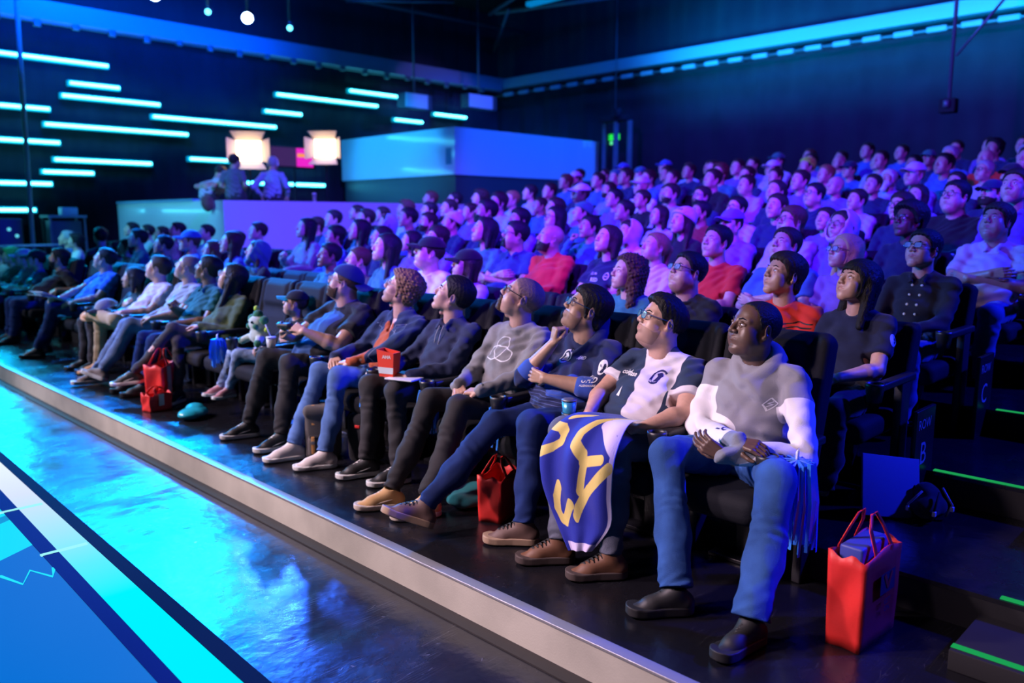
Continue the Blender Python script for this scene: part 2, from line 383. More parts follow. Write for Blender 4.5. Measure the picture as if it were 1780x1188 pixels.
# ------------------------------------------------------------------ hand, in a field; returns nothing, adds primitives
CURL = dict(relaxed=(.45, .55, .35), flat=(.12, .18, .1), fist=(1.25, 1.5, 1.0), grip=(.75, .9, .6), hold=(.55, .75, .4), clasp=(.7, .8, .5))
def hand(F, w, d, n, side, pose='relaxed', sc_=1.):
    """w wrist, d direction towards the fingers, n palm normal (the way the palm faces), side +1: thumb on +cross(n,d)"""
    w = np.array(w, float); d = np.array(d, float); d /= np.linalg.norm(d); n = np.array(n, float); n -= d*(n@d); n /= np.linalg.norm(n)
    c = np.cross(n, d)*side; cu = CURL[pose]; S = sc_; lens_ = [(.042, .026, .021), (.046, .029, .023), (.043, .027, .022), (.034, .021, .019)]
    for i in range(4):
        o = (1.5-i)*.0195*S; kn = w+d*(.088-.004*abs(i-1))*S+c*o-n*.004*S
        F.cone(w+c*o*.55+d*.008*S, kn, .0135*S, .0108*S, .009)
        p = kn; a = 0; sp = (1.5-i)*.03
        rs = (.0092, .0085, .0077, .0068)
        for j in range(3):
            a += cu[j]*(1+.06*(i-1)); dd = (d*math.cos(a)+n*math.sin(a))+c*sp*(1 if j == 0 else .3)*math.cos(min(a, 1.5)); dd /= np.linalg.norm(dd)
            q = p+dd*lens_[i][j]*S; F.cone(p, q, rs[j]*S, rs[j+1]*S, .0028); p = q
    F.ell(w+d*.045*S+n*.006*S, (.03*S, .03*S, .016*S), .012, R=np.stack([d, c, n], 1))
    t0 = w+d*.022*S+c*.024*S+n*.006*S; f = {'fist': .9, 'grip': .8, 'hold': .6, 'clasp': .5}.get(pose, .3)
    t1 = t0+(d*.75+c*(.75-f*.5)+n*(.2+f*.3))*.040*S; t2 = t1+(d*.9+c*(.35-f*.5)+n*(.15+f*.4))*.031*S; t3 = t2+(d*.95+c*(.15-f*.6)+n*(.1+f*.4))*.024*S
    F.cone(w+d*.01*S+c*.012*S, t0, .015*S, .014*S, .01).cone(t0, t1, .0140*S, .0108*S, .006).cone(t1, t2, .0103*S, .0092*S, .003).cone(t2, t3, .0092*S, .0072*S, .003)
def ik(a, b, l1, l2, hint):
    a = np.array(a, float); b = np.array(b, float); ab = b-a; L = np.linalg.norm(ab); u = ab/L
    if L > (l1+l2)*.995: s = L/((l1+l2)*.995); l1 *= s; l2 *= s
    x = (l1*l1-l2*l2+L*L)/(2*L); y = math.sqrt(max(l1*l1-x*x, 0)); hv = np.array(hint, float); hv -= u*(hv@u); hv /= np.linalg.norm(hv)
    return a+u*x+hv*y
# ------------------------------------------------------------------ shoes (shoe space: ankle at origin, toe towards -X, sole at z=-.095)
SHOES = {}
def shoe_meshes(kind):
    if kind in SHOES: return SHOES[kind]
    out = []
    F = Field((-.25, -.07, -.11), (.10, .07, .06), .005)
    hi_ = {'boot': .03, 'sneaker': 0, 'slip': 0, 'trainer': .0}[kind]
    F.cone((.040, 0, -.045), (.0, 0, -.005+hi_), .038, .038, .02).cone((.035, 0, -.058), (-.10, 0, -.066), .037, .033, .03).cone((-.10, 0, -.066), (-.168, 0, -.074), .033, .023, .02, side=(0, 1, 0), w=1.25)
    F.cone((-.0, 0, -.01), (-.11, 0, -.052), .036, .026, .03)
    F.cone((0.005, 0, .03+hi_), (.005, 0, .11), .036, .036, .004, 'd')
    X, Y, Z = F.grid(); F.D = smax(F.D, -.082-Z, .006).astype(np.float32)
    out.append(('upper', F.mesh(), 0))
    G = Field((-.25, -.07, -.11), (.12, .07, -.05), .0045)
    def f(X, Y, Z):
        hw = np.interp(X, [-.215, -.17, -.13, -.05, .03, .08], [.040, .050, .052, .044, .045, .040]).astype(np.float32)
        ex = np.maximum(np.maximum(-.165-X, X-.042), 0)
        th = {'boot': .018, 'sneaker': .015, 'slip': .014, 'trainer': .019}[kind]
        toe = np.clip((-.14-X)*.12, 0, .02)
        return np.maximum(np.sqrt(ex**2+Y**2+1e-9)-hw, np.abs(Z+.095-th-toe)-th).astype(np.float32)*.9
    G.op(f, G.lo, (.2, .2, .2), .004); out.append(('sole', G.mesh(), 1))
    if kind != 'slip':
        m = MB()
        for i in range(5):
            x = -.045-.018*i; z = .003-.0098*i+(.0 if kind != 'boot' else .010)
            m.tube([(x+.004, -.022, z-.010), (x, -.010, z+.003), (x-.004, 0, z+.006), (x, .010, z+.003), (x+.004, .022, z-.010)], .0032, 5)
            m.tube([(x, -.016, z-.002), (x-.009, 0, z+.004), (x-.018, .016, z-.010)], .003, 5)
        out.append(('laces', (np.array([tuple(v) for v in m.v]), m.f), 2))
    if kind == 'sneaker':
        m = MB()
        for s in (1, -1):
            path = [(.055, .034, -.046), (.01, .040, -.036), (-.03, .0385, -.048), (-.07, .0375, -.058), (-.11, .040, -.068)]
            m.tube([(x, s*y, z) for x, y, z in path], .0035, 5)
        out.append(('side_stripe', (np.array([tuple(v) for v in m.v]), m.f), 1))
    SHOES[kind] = out; return out
SHOEME = {}
def add_shoe(parent, kind, ankle, fwd, up, mats, sock=None):
    """mats = (upper, sole, laces)"""
    key = (kind,)+tuple(m.name for m in mats)
    if key not in SHOEME:
        L = []
        for nm, (v, q), mi in shoe_meshes(kind):
            if isinstance(q, list): me = bpy.data.meshes.new('shoe_'+nm); me.from_pydata([tuple(p) for p in v], [], q); me.polygons.foreach_set('use_smooth', np.ones(len(q), bool)); me.update()
            else: me = mesh_np('shoe_'+nm, v, q)
            me.materials.append(mats[mi]); L.append((nm, me))
        SHOEME[key] = L
    f = Vector(fwd).normalized(); u = Vector(up); u = (u-f*u.dot(f)).normalized(); s = u.cross(-f)
    M = Matrix((( -f[0], s[0], u[0], ankle[0]), (-f[1], s[1], u[1], ankle[1]), (-f[2], s[2], u[2], ankle[2]), (0, 0, 0, 1)))
    L = SHOEME[key]; o = link('shoe', L[0][1], parent); o.matrix_local = M
    for nm, me in L[1:]: link({'sole': 'sole', 'laces': 'laces', 'side_stripe': 'side_stripe'}[nm], me, o)
    return o
HEADS = {}
def head_set(key, h, hd):
    """cached face mesh, skull field for one head type"""
    k = (key, h)
    if k not in HEADS:
        F0 = skull(h, hd.get('jw', 1), hd.get('fat', 0), fem=hd.get('fem', 0))
        HEADS[k] = F0
    return HEADS[k]
def skinmats(tone):
    t = SKIN[tone]
    return [mat('skin_'+tone, t, rough=.42, spec=.5, sss=.06, var=.07, vscale=30, weave=.06), mat('eye_white', (.72, .72, .74), rough=.15), mat('iris_dark', (.03, .018, .012), rough=.1), mat('lips_'+tone, (t[0]*.8, t[1]*.52, t[2]*.55), rough=.4)]
SKIN = dict(fair=(.56, .33, .255), tan=(.42, .25, .175), olive=(.40, .24, .165), brown=(.22, .12, .08), dark=(.125, .068, .048))
HAIRC = dict(black=(.008, .007, .008), dark=(.025, .015, .010), brown=(.085, .042, .020), light=(.25, .14, .06), blonde=(.50, .34, .16), grey=(.35, .34, .34), red=(.25, .06, .02), shaved=(.24, .15, .13), green=(.05, .35, .08), white=(.7, .7, .72))
def hairmat(c):
    if 'hair_'+c in MATS: return MATS['hair_'+c]
    m = mat('hair_'+c, HAIRC[c], rough=.55, spec=.3); nt = m.node_tree; b = nt.nodes['Principled BSDF']; N = nt.nodes.new; L = nt.links.new
    tc = N('ShaderNodeTexCoord'); mp = N('ShaderNodeMapping'); mp.inputs['Scale'].default_value = (90, 330, 60); L(tc.outputs['Object'], mp.inputs[0]); n = N('ShaderNodeTexNoise'); n.inputs['Scale'].default_value = 1; n.inputs['Detail'].default_value = 3; L(mp.outputs[0], n.inputs[0])
    bp = N('ShaderNodeBump'); bp.inputs['Strength'].default_value = .9; bp.inputs['Distance'].default_value = .006; L(n.outputs[0], bp.inputs['Height']); L(bp.outputs[0], b.inputs['Normal'])
    cr = N('ShaderNodeMix'); cr.data_type = 'RGBA'; cr.inputs[6].default_value = (*[v*.55 for v in HAIRC[c]], 1); cr.inputs[7].default_value = (*[min(1, v*1.5) for v in HAIRC[c]], 1); L(n.outputs[0], cr.inputs[0]); L(cr.outputs[2], b.inputs['Base Color']); return m
def headM(nb, yaw, pitch, roll=0., shift=(0, 0, 0), piv=(.035, 0, -.085)):
    R = Matrix.Rotation(math.radians(-yaw), 4, 'Z') @ Matrix.Rotation(math.radians(pitch), 4, 'Y') @ Matrix.Rotation(math.radians(roll), 4, 'X')
    p = Vector(nb)+Vector((-.012, 0, .056))+Vector(shift)
    return Matrix.Translation(p) @ R @ Matrix.Scale(1.06, 4) @ Matrix.Translation(-Vector(piv))
def body_mesh(S, h, q=1.):
    """S: spec. returns (mesh, headmatrix, skull field, joints)"""
    S = dict(S); b = S.get('bulk', 0.); l = math.radians(S.get('lean', 14)); L = S.get('torso', .47); sw = S.get('shw', .185)
    nb = np.array(S.get('nb', (math.sin(l)*L, 0, .53+math.cos(l)*L)), float); yawb = math.radians(S.get('twist', 0))
    sd = np.array((math.sin(yawb), math.cos(yawb), 0)); J = dict(nb=nb, sd=sd, hip=np.array((0, 0, .52)))
    z_ = S.get('shdrop', .075)
    for s, k in ((1, 'R'), (-1, 'L')):
        sh = nb+sd*s*sw+V(.005, 0, -z_)+np.array(S.get('sh'+k, (0, 0, 0))); a = S[k]; w = np.array(a['w'], float)
        el = np.array(a['el']) if 'el' in a else ik(sh, w, .285, .255, a.get('hint', (.5, s*.6, -.6)))
        hj = V(-.03, s*.095, .515); an = np.array(S['ank'+k], float)
        kn = np.array(S['knee'+k]) if 'knee'+k in S else ik(hj, an, .435, .435, S.get('kh'+k, (-.6, s*.1, .8)))
        J.update({'sh'+k: sh, 'el'+k: el, 'w'+k: w, 'hj'+k: hj, 'kn'+k: kn, 'an'+k: an})
    M = headM(nb, S.get('yaw', 20), S.get('pitch', 18), S.get('roll', 0), S.get('hshift', (0, 0, 0)))
    J['M'] = M
    hd = S.get('head', {}); F0 = head_set(str(sorted(hd.items())), h, hd)
    F = face(F0.copy(), hd.get('nose', 1), S.get('mouth', 0.), hd.get('fem', 0))
    Mi = M.inverted(); nl = np.array(Mi @ Vector(nb+V(0, 0, -.03))); nr = (.054 if not hd.get('fem') else .047)+.012*b
    F.cone((.022, 0, -.045), nl, nr, nr+.006, .028)
    if S.get('throat', 1) and not hd.get('fem'): F.ell(np.array((-.02, 0, -.12)), (.012, .01, .016), .015)
    v, qd = F.mesh(); mi = head_mi(v, qd)
    parts = [(xf(v, M), qd, mi)]
    for (ev, eq, em) in eyes(S.get('gaze', (-.9, .12, .28))): parts.append((xf(ev, M), eq, em))
    # core
    C = Field((-.62, -.42, .0), (.35, .42, 1.1), .013)
    C.chain([V(0, 0, .52), V(.02, 0, .7)*1., nb+V(0, 0, -.12), nb], [.09+.03*b, .085+.04*b, .085, .05], .03, side=sd, w=1.25)
    for k in 'RL':
        C.cone(J['hj'+k], J['kn'+k], .06, .045, .02).cone(J['kn'+k], J['an'+k], .042, .028, .02).cone(nb+V(0, 0, -.05), J['sh'+k], .045, .035, .02).cone(J['sh'+k], J['el'+k], .034, .028, .015).cone(J['el'+k], J['w'+k], .028, .018, .01)
    v, qd = C.mesh(); parts.append((v, qd, 0))
    sl = S.get('sleeve', 'long')
    for s, k in ((1, 'R'), (-1, 'L')):
        a = S[k]; w = J['w'+k]; el = J['el'+k]; d = a.get('d'); d = (w-el)/np.linalg.norm(w-el) if d is None else np.array(d, float)/np.linalg.norm(d)
        e0 = el if sl != 'long' else el*.5+w*.5
        pts = [w-.0*d, w+d*.19, e0]+([J['sh'+k]] if sl in ('short', 'none') else [])
        pa = np.array(pts); H = Field(pa.min(0)-.085, pa.max(0)+.085, .0042*q)
        if sl in ('short', 'none'): H.cone(J['sh'+k], el, .049+.012*b, .040+.008*b, .02)
        if sl != 'long':
            m_ = el*.72+w*.28; H.chain([el, m_, w], [.040+.006*b, .042+.008*b, .0265], .012)
        else: H.cone(e0, w, .034, .026, .01)
        hand(H, w-d*.004, d, a['n'], a.get('side', s), a.get('pose', 'relaxed'), S.get('handscale', 1.))
        v, qd = H.mesh(); parts.append((v, qd, 0))
    v, qd, mi = join(parts)
    return mesh_np('person_body', v, qd, mi), M, F0, J
def folds(F, seed):
    X, Y, Z = F.grid(); g = np.clip((.86-Z)/.2, 0, 1)
    F.D = (F.D+.006*g*np.sin(Z*75+X*30*np.sin(Y*9+seed)+Y*25*np.sin(seed)+2*np.sin(Y*14+seed))+.004*np.sin((Y*np.cos(seed)+Z)*70+3*np.sin(X*20+Y*8))*(1-g)).astype(np.float32)
def shirt_mesh(S, J, h, seed=0):
    b = S.get('bulk', 0.); nb = J['nb']; sd = J['sd']; sl = S.get('sleeve', 'long'); lo = S.get('loose', .0); col = S.get('collar', 'crew')
    pa = np.array([J[k] for k in ('shR', 'shL', 'elR', 'elL', 'wR', 'wL', 'nb')]+[V(-.14-.16*b, -.2-.06*b, .44), V(.16, .2+.06*b, .5)])
    F = Field(pa.min(0)-.10, pa.max(0)+.11, h); ch = nb+V(-.008, 0, -.15); fem = S.get('head', {}).get('fem', 0)
    be = V(0, 0, .60)*.5+ch*.5; w = 1.32
    F.chain([V(.02, 0, .53), V(.005-.02*b, 0, .60), be+V(-.0-.045*b, 0, 0), ch, nb+V(.0, 0, -.065)], [.112+.035*b+lo, .116+.05*b+lo, .112+.05*b+lo, .112+.02*b+lo, .075], .05, side=sd, w=w)
    if b > .3: F.ell(V(-.05-.07*b, 0, .64), (.10+.05*b, .14+.05*b, .11+.02*b), .06)
    if fem:
        for s in (1, -1): F.ell(ch+sd*s*.065+V(-.085, 0, -.03), (.05, .055, .05), .03)
    for k in 'RL':
        sh, el, wr = J['sh'+k], J['el'+k], J['w'+k]
        F.cone(nb+V(.012, 0, -.022), sh, .050+.01*b, .050+.012*b, .04)
        if sl == 'long':
            F.cone(sh, el, .056+.014*b+lo*.4, .050+.008*b+lo*.5, .03).cone(el, wr, .050+.006*b+lo*.5, .036+lo*.3, .02)
        elif sl == 'rolled':
            e2 = el*.8+wr*.2; F.cone(sh, el, .061+.014*b, .052+.008*b, .03).cone(el, e2, .050, .049, .01)
        elif sl == 'short':
            e2 = sh*.38+el*.62; F.cone(sh, e2, .057+.014*b, .060+.014*b+lo*.3, .03)
        elif sl == 'none': pass
    F.disp(.0095, 34, seed, 3); F.disp(.004, 85, seed+5, 3); folds(F, seed)
    if sl == 'long':
        for k in 'RL': F.cone(J['w'+k]-(J['w'+k]-J['el'+k])*.10, J['w'+k]-(J['w'+k]-J['el'+k])*.0, .038, .036, .004)
    if sl == 'rolled':
        for k in 'RL':
            el, wr = J['el'+k], J['w'+k]; F.cone(el*.86+wr*.14, el*.74+wr*.26, .056+.006*b, .054+.006*b, .004)
    if sl == 'short':                       # cut the sleeve flat
        for k in 'RL':
            sh, el = J['sh'+k], J['el'+k]; d = (el-sh)/np.linalg.norm(el-sh); e2 = sh*.38+el*.62+d*.02
            def f(X, Y, Z, d=d, e2=e2, sh=sh):
                q = (X-e2[0])*d[0]+(Y-e2[1])*d[1]+(Z-e2[2])*d[2]; r = np.sqrt((X-e2[0])**2+(Y-e2[1])**2+(Z-e2[2])**2)-.088
                return np.maximum(-q, r).astype(np.float32)
            F.op(f, e2-.1, e2+.1, .004, 'd')
    ringr = .066+.012*b-(.006 if fem else 0)
    ring = [nb+V(-.012+math.cos(a)*ringr, math.sin(a)*ringr*1.0, -.012+.022*math.cos(a)) for a in np.linspace(0, 2*math.pi, 25)]
    if col == 'crew': F.chain(ring, [.0085]*25, .008)
    elif col == 'high': F.chain([p+V(0, 0, .015) for p in ring], [.016]*25, .01)
    elif col == 'polo':
        F.chain([p+V(0, 0, .012) for p in ring], [.012]*25, .006)
        for s in (1, -1): F.chain([nb+V(-.06, s*.045, .0), nb+V(-.098, s*.035, -.04), nb+V(-.105, s*.055, -.055)], [.014, .010, .006], .006)
    elif col == 'vneck':
        F.chain([p+(V(0, 0, -.035) if p[0]-nb[0] < -.06 else V(0, 0, 0)) for p in ring], [.007]*25, .006)
    elif col == 'hood':
        aa = np.linspace(-math.pi, math.pi, 33); g = [((1-math.cos(a))/2)**3 for a in aa]
        hp = [nb+V(-.010+math.cos(a)*(.084+.020*q), math.sin(a)*.090*(1-.45*q), -.012+.040*math.cos(a)-.045*q) for a, q in zip(aa, g)]
        F.chain(hp, [.021+.026*(math.cos(a)+1)/2 for a in aa], .012, side=(0, 0, 1), w=1.2)
        F.chain([nb+V(-.108, 0, -.085), nb+V(-.125, 0, -.13)], [.010, .004], .01)
        F.ell(nb+V(.115, 0, -.03+S.get('hoodbig', 0)*.6), (.05+S.get('hoodbig', 0)*.3, .10, .085+S.get('hoodbig', 0)), .04)
    if col in ('vneck', 'open', 'polo'):
        F.cone(nb+V(-.045, 0, .05), nb+V(-.112, 0, -.04 if col != 'open' else -.12), .040, .012 if col != 'open' else .022, .012, 'd')
    F.cone(nb+V(-.012, 0, .16), nb+V(-.012, 0, -.0), ringr-.008, ringr-.012, .004, 'd') if col != 'x' else None
    # open bottom hem
    v, q = F.mesh(); return v, q
def pants_mesh(S, J, h, seed=0):
    b = S.get('bulk', 0.); lo = S.get('plo', .0); fit = S.get('pfit', 1.)
    pa = np.array([J[k] for k in ('hjR', 'hjL', 'knR', 'knL', 'anR', 'anL')]+[V(.15, 0, .42), V(0, .22, .45), V(0, -.22, .45), V(0, 0, .66)])
    F = Field(pa.min(0)-.12, pa.max(0)+.1, h)
    F.cone(V(.03, 0, .50), V(.0, 0, .60), .105+.03*b, .112+.04*b, .04, side=(0, 1, 0), w=1.42)
    short = S.get('shorts', False)
    for s, k in ((1, 'R'), (-1, 'L')):
        hj, kn, an = J['hj'+k], J['kn'+k], J['an'+k]
        if short:
            e = hj*.15+kn*.85; F.cone(hj+V(0, 0, -.01), e, (.100+.02*b)*fit, .085*fit, .03); continue
        F.cone(hj+V(.03, 0, -.012), hj, .095, .1, .03).cone(hj, kn, (.094+.018*b)*fit, (.065+.006*b)*fit, .03)
        d = (kn-an)/np.linalg.norm(kn-an); ca = an*.62+kn*.38+V(.016, 0, 0)
        F.chain([kn, ca, an+d*.075, an+d*.012], [(.065+.006*b)*fit, (.062+.006*b)*fit+lo*.5, .050*fit+lo, .052*fit+lo*1.3], .025)
    F.disp(.0075, 24, seed+3, 3); F.disp(.0035, 70, seed+9, 3)
    for s, k in ((1, 'R'), (-1, 'L')):      # creases bunched above the shoe, at the knee and the groin
        if short: continue
        kn, an, hj = J['kn'+k], J['an'+k], J['hj'+k]; d = (kn-an)/np.linalg.norm(kn-an); X, Y, Z = F.grid()
        q = (X-an[0])*d[0]+(Y-an[1])*d[1]+(Z-an[2])*d[2]; near = ((Y-an[1])**2+(X-an[0]-d[0]*q)**2) < .15**2
        F.D = (F.D+.0055*near*np.exp(-np.maximum(q-.02, 0)/.055)*np.sin(q*130+Y*45+X*22*s+2*np.sin(X*30+seed))*np.cos(Y*30+X*25+seed)+.004*near*np.exp(-((q-.36)/.06)**2)*np.sin(q*110+X*50+seed)*np.sin(Y*40+q*20)).astype(np.float32)
        e = (kn-hj)/np.linalg.norm(kn-hj); q = (X-hj[0])*e[0]+(Y-hj[1])*e[1]+(Z-hj[2])*e[2]
        F.D = (F.D+.004*np.exp(-((q-.09)/.08)**2)*np.sin(q*95+(Y-hj[1])*60*s+seed)).astype(np.float32)
        def f(X, Y, Z, d=d, an=an):
            q = (X-an[0])*d[0]+(Y-an[1])*d[1]+(Z-an[2])*d[2]-.012
            r = np.sqrt((X-an[0])**2+(Y-an[1])**2+(Z-an[2])**2)-.11
            return np.maximum(q, r).astype(np.float32)
        F.op(f, an-.12, an+.12, .006, 'd')
    return F.mesh()
def add_head_parts(root, S, M, F0, h, cache=None):
    """hair, beard, glasses, cap ... as children"""
    def put(name, vq, m, par=root, key=None):
        if vq is None or len(vq[0]) == 0: return None
        o = link(name, mesh_np(name, *vq), par, m); o.matrix_local = M if par is root else Matrix.Identity(4); return o
    hs = S.get('hair', 'short'); hc = hairmat(S.get('hairc', 'dark')); out = {}
    if hs and hs != 'bald': out['hair'] = put('hair', hair(F0, hs, S.get('seed', 0)), hc)
    for s in (1, -1): put('eyebrow', brows(F0, S.get('browth', .0032), s), hc)
    if S.get('beard'): put('beard', beard(F0, S['beard'], S.get('seed', 0)), (mat('stubble_'+S.get('skin', 'fair'), tuple(.66*a+.34*b for a, b in zip(SKIN[S.get('skin', 'fair')], (.07, .04, .03))), rough=.7) if S['beard'] == 'stubble' else hairmat(S.get('beardc', S.get('hairc', 'dark')))))
    if S.get('cap'):
        c, bm = cap(F0, S['cap'].get('back', False)); o = put('cap', c, S['cap']['mat'])
        if bm is not None and len(bm[0]):
            p = link('cap_brim', mesh_np('cap_brim', *bm), o, S['cap'].get('brim', S['cap']['mat']))
        m = MB(); m.sphere((.012, 0, .138), .008, 0, 6, (1, 1, .6)); m.build('cap_button', S['cap']['mat'], o)
    if S.get('beanie'): put('beanie', beanie(F0, S.get('pom', False)), S['beanie'])
    if S.get('hoodup'): put('hood', hood_up(F0), S['hoodup'])
    if S.get('glasses'):
        g, ln = glasses_mb(S.get('gw', 1.), S.get('ground', False)); o = g.build('glasses', S['glasses'], root); o.matrix_local = M
        ln.build('lenses', mat('spectacle_lens', (.25, .6, .75), rough=.03, spec=1., alpha=.45, coat=1.), o)
    if S.get('phones'): o = headphones().build('headphones', S['phones'], root); o.matrix_local = M
    if S.get('mask'):
        F = F0.copy(); X, Y, Z = F.grid(); F.ell((-.100, 0, -.03), (.02, .022, .045), .02); F.D = F.D-.006; F.D = smax(F.D, (Z+.018).astype(np.float32), .006); F.D = smax(F.D, -.118-Z, .01); F.D = smax(F.D, X+.045+.0*Z, .01).astype(np.float32)
        put('face_mask', F.mesh(), S['mask'])
PAINTED = {}
def painted(cols):                          # one cloth in several dyed panels; the panel edges are stored on the garment
    key = tuple(cols)
    if key in PAINTED: return PAINTED[key]
    m = bpy.data.materials.new('dyed_cloth'); m.use_nodes = True; nt = m.node_tree; b = nt.nodes['Principled BSDF']; N = nt.nodes.new; L = nt.links.new
    b.inputs['Roughness'].default_value = .8; b.inputs['Specular IOR Level'].default_value = .25; b.inputs['Sheen Weight'].default_value = .15; prev = None
    for i, c in enumerate(cols[1:]):
        at = N('ShaderNodeAttribute'); at.attribute_name = 'pm%d' % i; mr = N('ShaderNodeMapRange'); mr.inputs[1].default_value = -.0012; mr.inputs[2].default_value = .0012; L(at.outputs['Fac'], mr.inputs[0])
        mx = N('ShaderNodeMix'); mx.data_type = 'RGBA'; L(mr.outputs[0], mx.inputs[0]); mx.inputs[7].default_value = (*c, 1)
        if prev is None: mx.inputs[6].default_value = (*cols[0], 1)
        else: L(prev, mx.inputs[6])
        prev = mx.outputs[2]
    L(prev, b.inputs['Base Color']); tc = N('ShaderNodeTexCoord'); n2 = N('ShaderNodeTexNoise'); n2.inputs['Scale'].default_value = 260; L(tc.outputs['Object'], n2.inputs[0])
    bp = N('ShaderNodeBump'); bp.inputs['Strength'].default_value = .35; bp.inputs['Distance'].default_value = .004; L(n2.outputs[0], bp.inputs['Height']); L(bp.outputs[0], b.inputs['Normal']); PAINTED[key] = m; return m
def make_person(name, loc, S, hh=.0036, hc=.0075, rz=0.):
    me, M, F0, J = body_mesh(S, hh, hh/.0036)
    root = link(name, me, None, skinmats(S.get('skin', 'fair'))); root.location = loc; root.rotation_euler = (0, 0, rz)
    sc_ = S.get('scale', 1.); root.scale = (sc_,)*3
    add_head_parts(root, S, M, F0, hh)
    v, q = shirt_mesh(S, J, hc, S.get('seed', 0))
    mats = S['shirt']; paint = S.get('paint')
    sh = link(S.get('shirtname', 'shirt'), mesh_np('shirt', v, q), root, painted(mats) if paint else mats)
    if paint:
        for i, a in enumerate(paint(v, J)):
            at = sh.data.attributes.new('pm%d' % i, 'FLOAT', 'POINT'); at.data.foreach_set('value', np.clip(a, -.05, .05).astype(np.float32))
    shbv = BVHTree.FromPolygons([tuple(p) for p in v], q.tolist())
    if S.get('pants'):
        v, q = pants_mesh(S, J, hc, S.get('seed', 0)); link(S.get('pantsname', 'trousers'), mesh_np('pants', v, q, (S['ppaint'](v[q].mean(1), J) if S.get('ppaint') else None)), root, S['pants'])
    if S.get('shoes'):
        for s, k in ((1, 'R'), (-1, 'L')):
            ty = math.radians(S.get('toe'+k, s*8)); tp = S.get('tp'+k, 0.)
            f = Vector((-math.cos(ty)*math.cos(tp), math.sin(ty)*math.cos(tp), math.sin(tp))); add_shoe(root, S['shoes'][0], J['an'+k], f, S.get('tu'+k, (0.0001+math.sin(tp), 0, math.cos(tp))), S['shoes'][1])
    return root, J, sh, shbv
# ------------------------------------------------------------------ prints wrapped on to cloth
def project(parent, name, verts2, faces, o, right, up, bv, m, off=.002, back=.25):
    o = Vector(o); r = Vector(right).normalized(); u = Vector(up); u = (u-r*u.dot(r)).normalized(); n = r.cross(u); vs = []; d = None; zs = []
    for x, y in verts2:
        p = o+r*x+u*y; hit = bv.ray_cast(p+n*back, -n, back*2.5); zs.append(hit[0]); 
    good = [z for z in zs if z is not None]
    if not good: return None
    for (x, y), z in zip(verts2, zs):
        if z is None:
            p = o+r*x+u*y; z = min(good, key=lambda g: (g-p).length); z = p+n*((z-p).dot(n))
        vs.append(tuple(z+n*off))
    me = bpy.data.meshes.new(name); me.from_pydata(vs, [], faces); me.update(); return link(name, me, parent, m)
def ribbon(lines, w=.004, step=.006):
    vs = []; fs = []
    for L in lines:
        pts = []
        for a, b in zip(L[:-1], L[1:]):
            n = max(1, int(math.dist(a, b)/step))
            for i in range(n): t = i/n; pts.append((a[0]+(b[0]-a[0])*t, a[1]+(b[1]-a[1])*t))
        pts.append(L[-1]); b0 = len(vs)
        for i, p in enumerate(pts):
            q0 = pts[max(i-1, 0)]; q1 = pts[min(i+1, len(pts)-1)]; dx, dy = q1[0]-q0[0], q1[1]-q0[1]; l = math.hypot(dx, dy) or 1
            nx, ny = -dy/l*w/2, dx/l*w/2; vs += [(p[0]+nx, p[1]+ny), (p[0]-nx, p[1]-ny)]
        fs += [(b0+2*i, b0+2*i+1, b0+2*i+3, b0+2*i+2) for i in range(len(pts)-1)]
    return vs, fs
def blob(pts):                              # filled polygon, fan from its centre
    c = (sum(p[0] for p in pts)/len(pts), sum(p[1] for p in pts)/len(pts)); n = len(pts)
    return [c]+list(pts), [(0, i+1, (i+1) % n+1) for i in range(n)]
def merge2(*L):
    vs = []; fs = []
    for v, f in L: b = len(vs); vs += list(v); fs += [tuple(i+b for i in q) for q in f]
    return vs, fs
def text2(s, size, bold=False, align='CENTER'):
    cu = bpy.data.curves.new('t', 'FONT'); cu.body = s; cu.size = size; cu.align_x = align; cu.align_y = 'CENTER'; cu.resolution_u = 3
    if bold: cu.offset = size*.02
    o = bpy.data.objects.new('t', cu); COL.objects.link(o); dg = bpy.context.evaluated_depsgraph_get(); me = bpy.data.meshes.new_from_object(o.evaluated_get(dg))
    vs = [(v.co.x, v.co.y) for v in me.vertices]; fs = [tuple(p.vertices) for p in me.polygons]
    bpy.data.objects.remove(o); bpy.data.curves.remove(cu); bpy.data.meshes.remove(me); return vs, fs
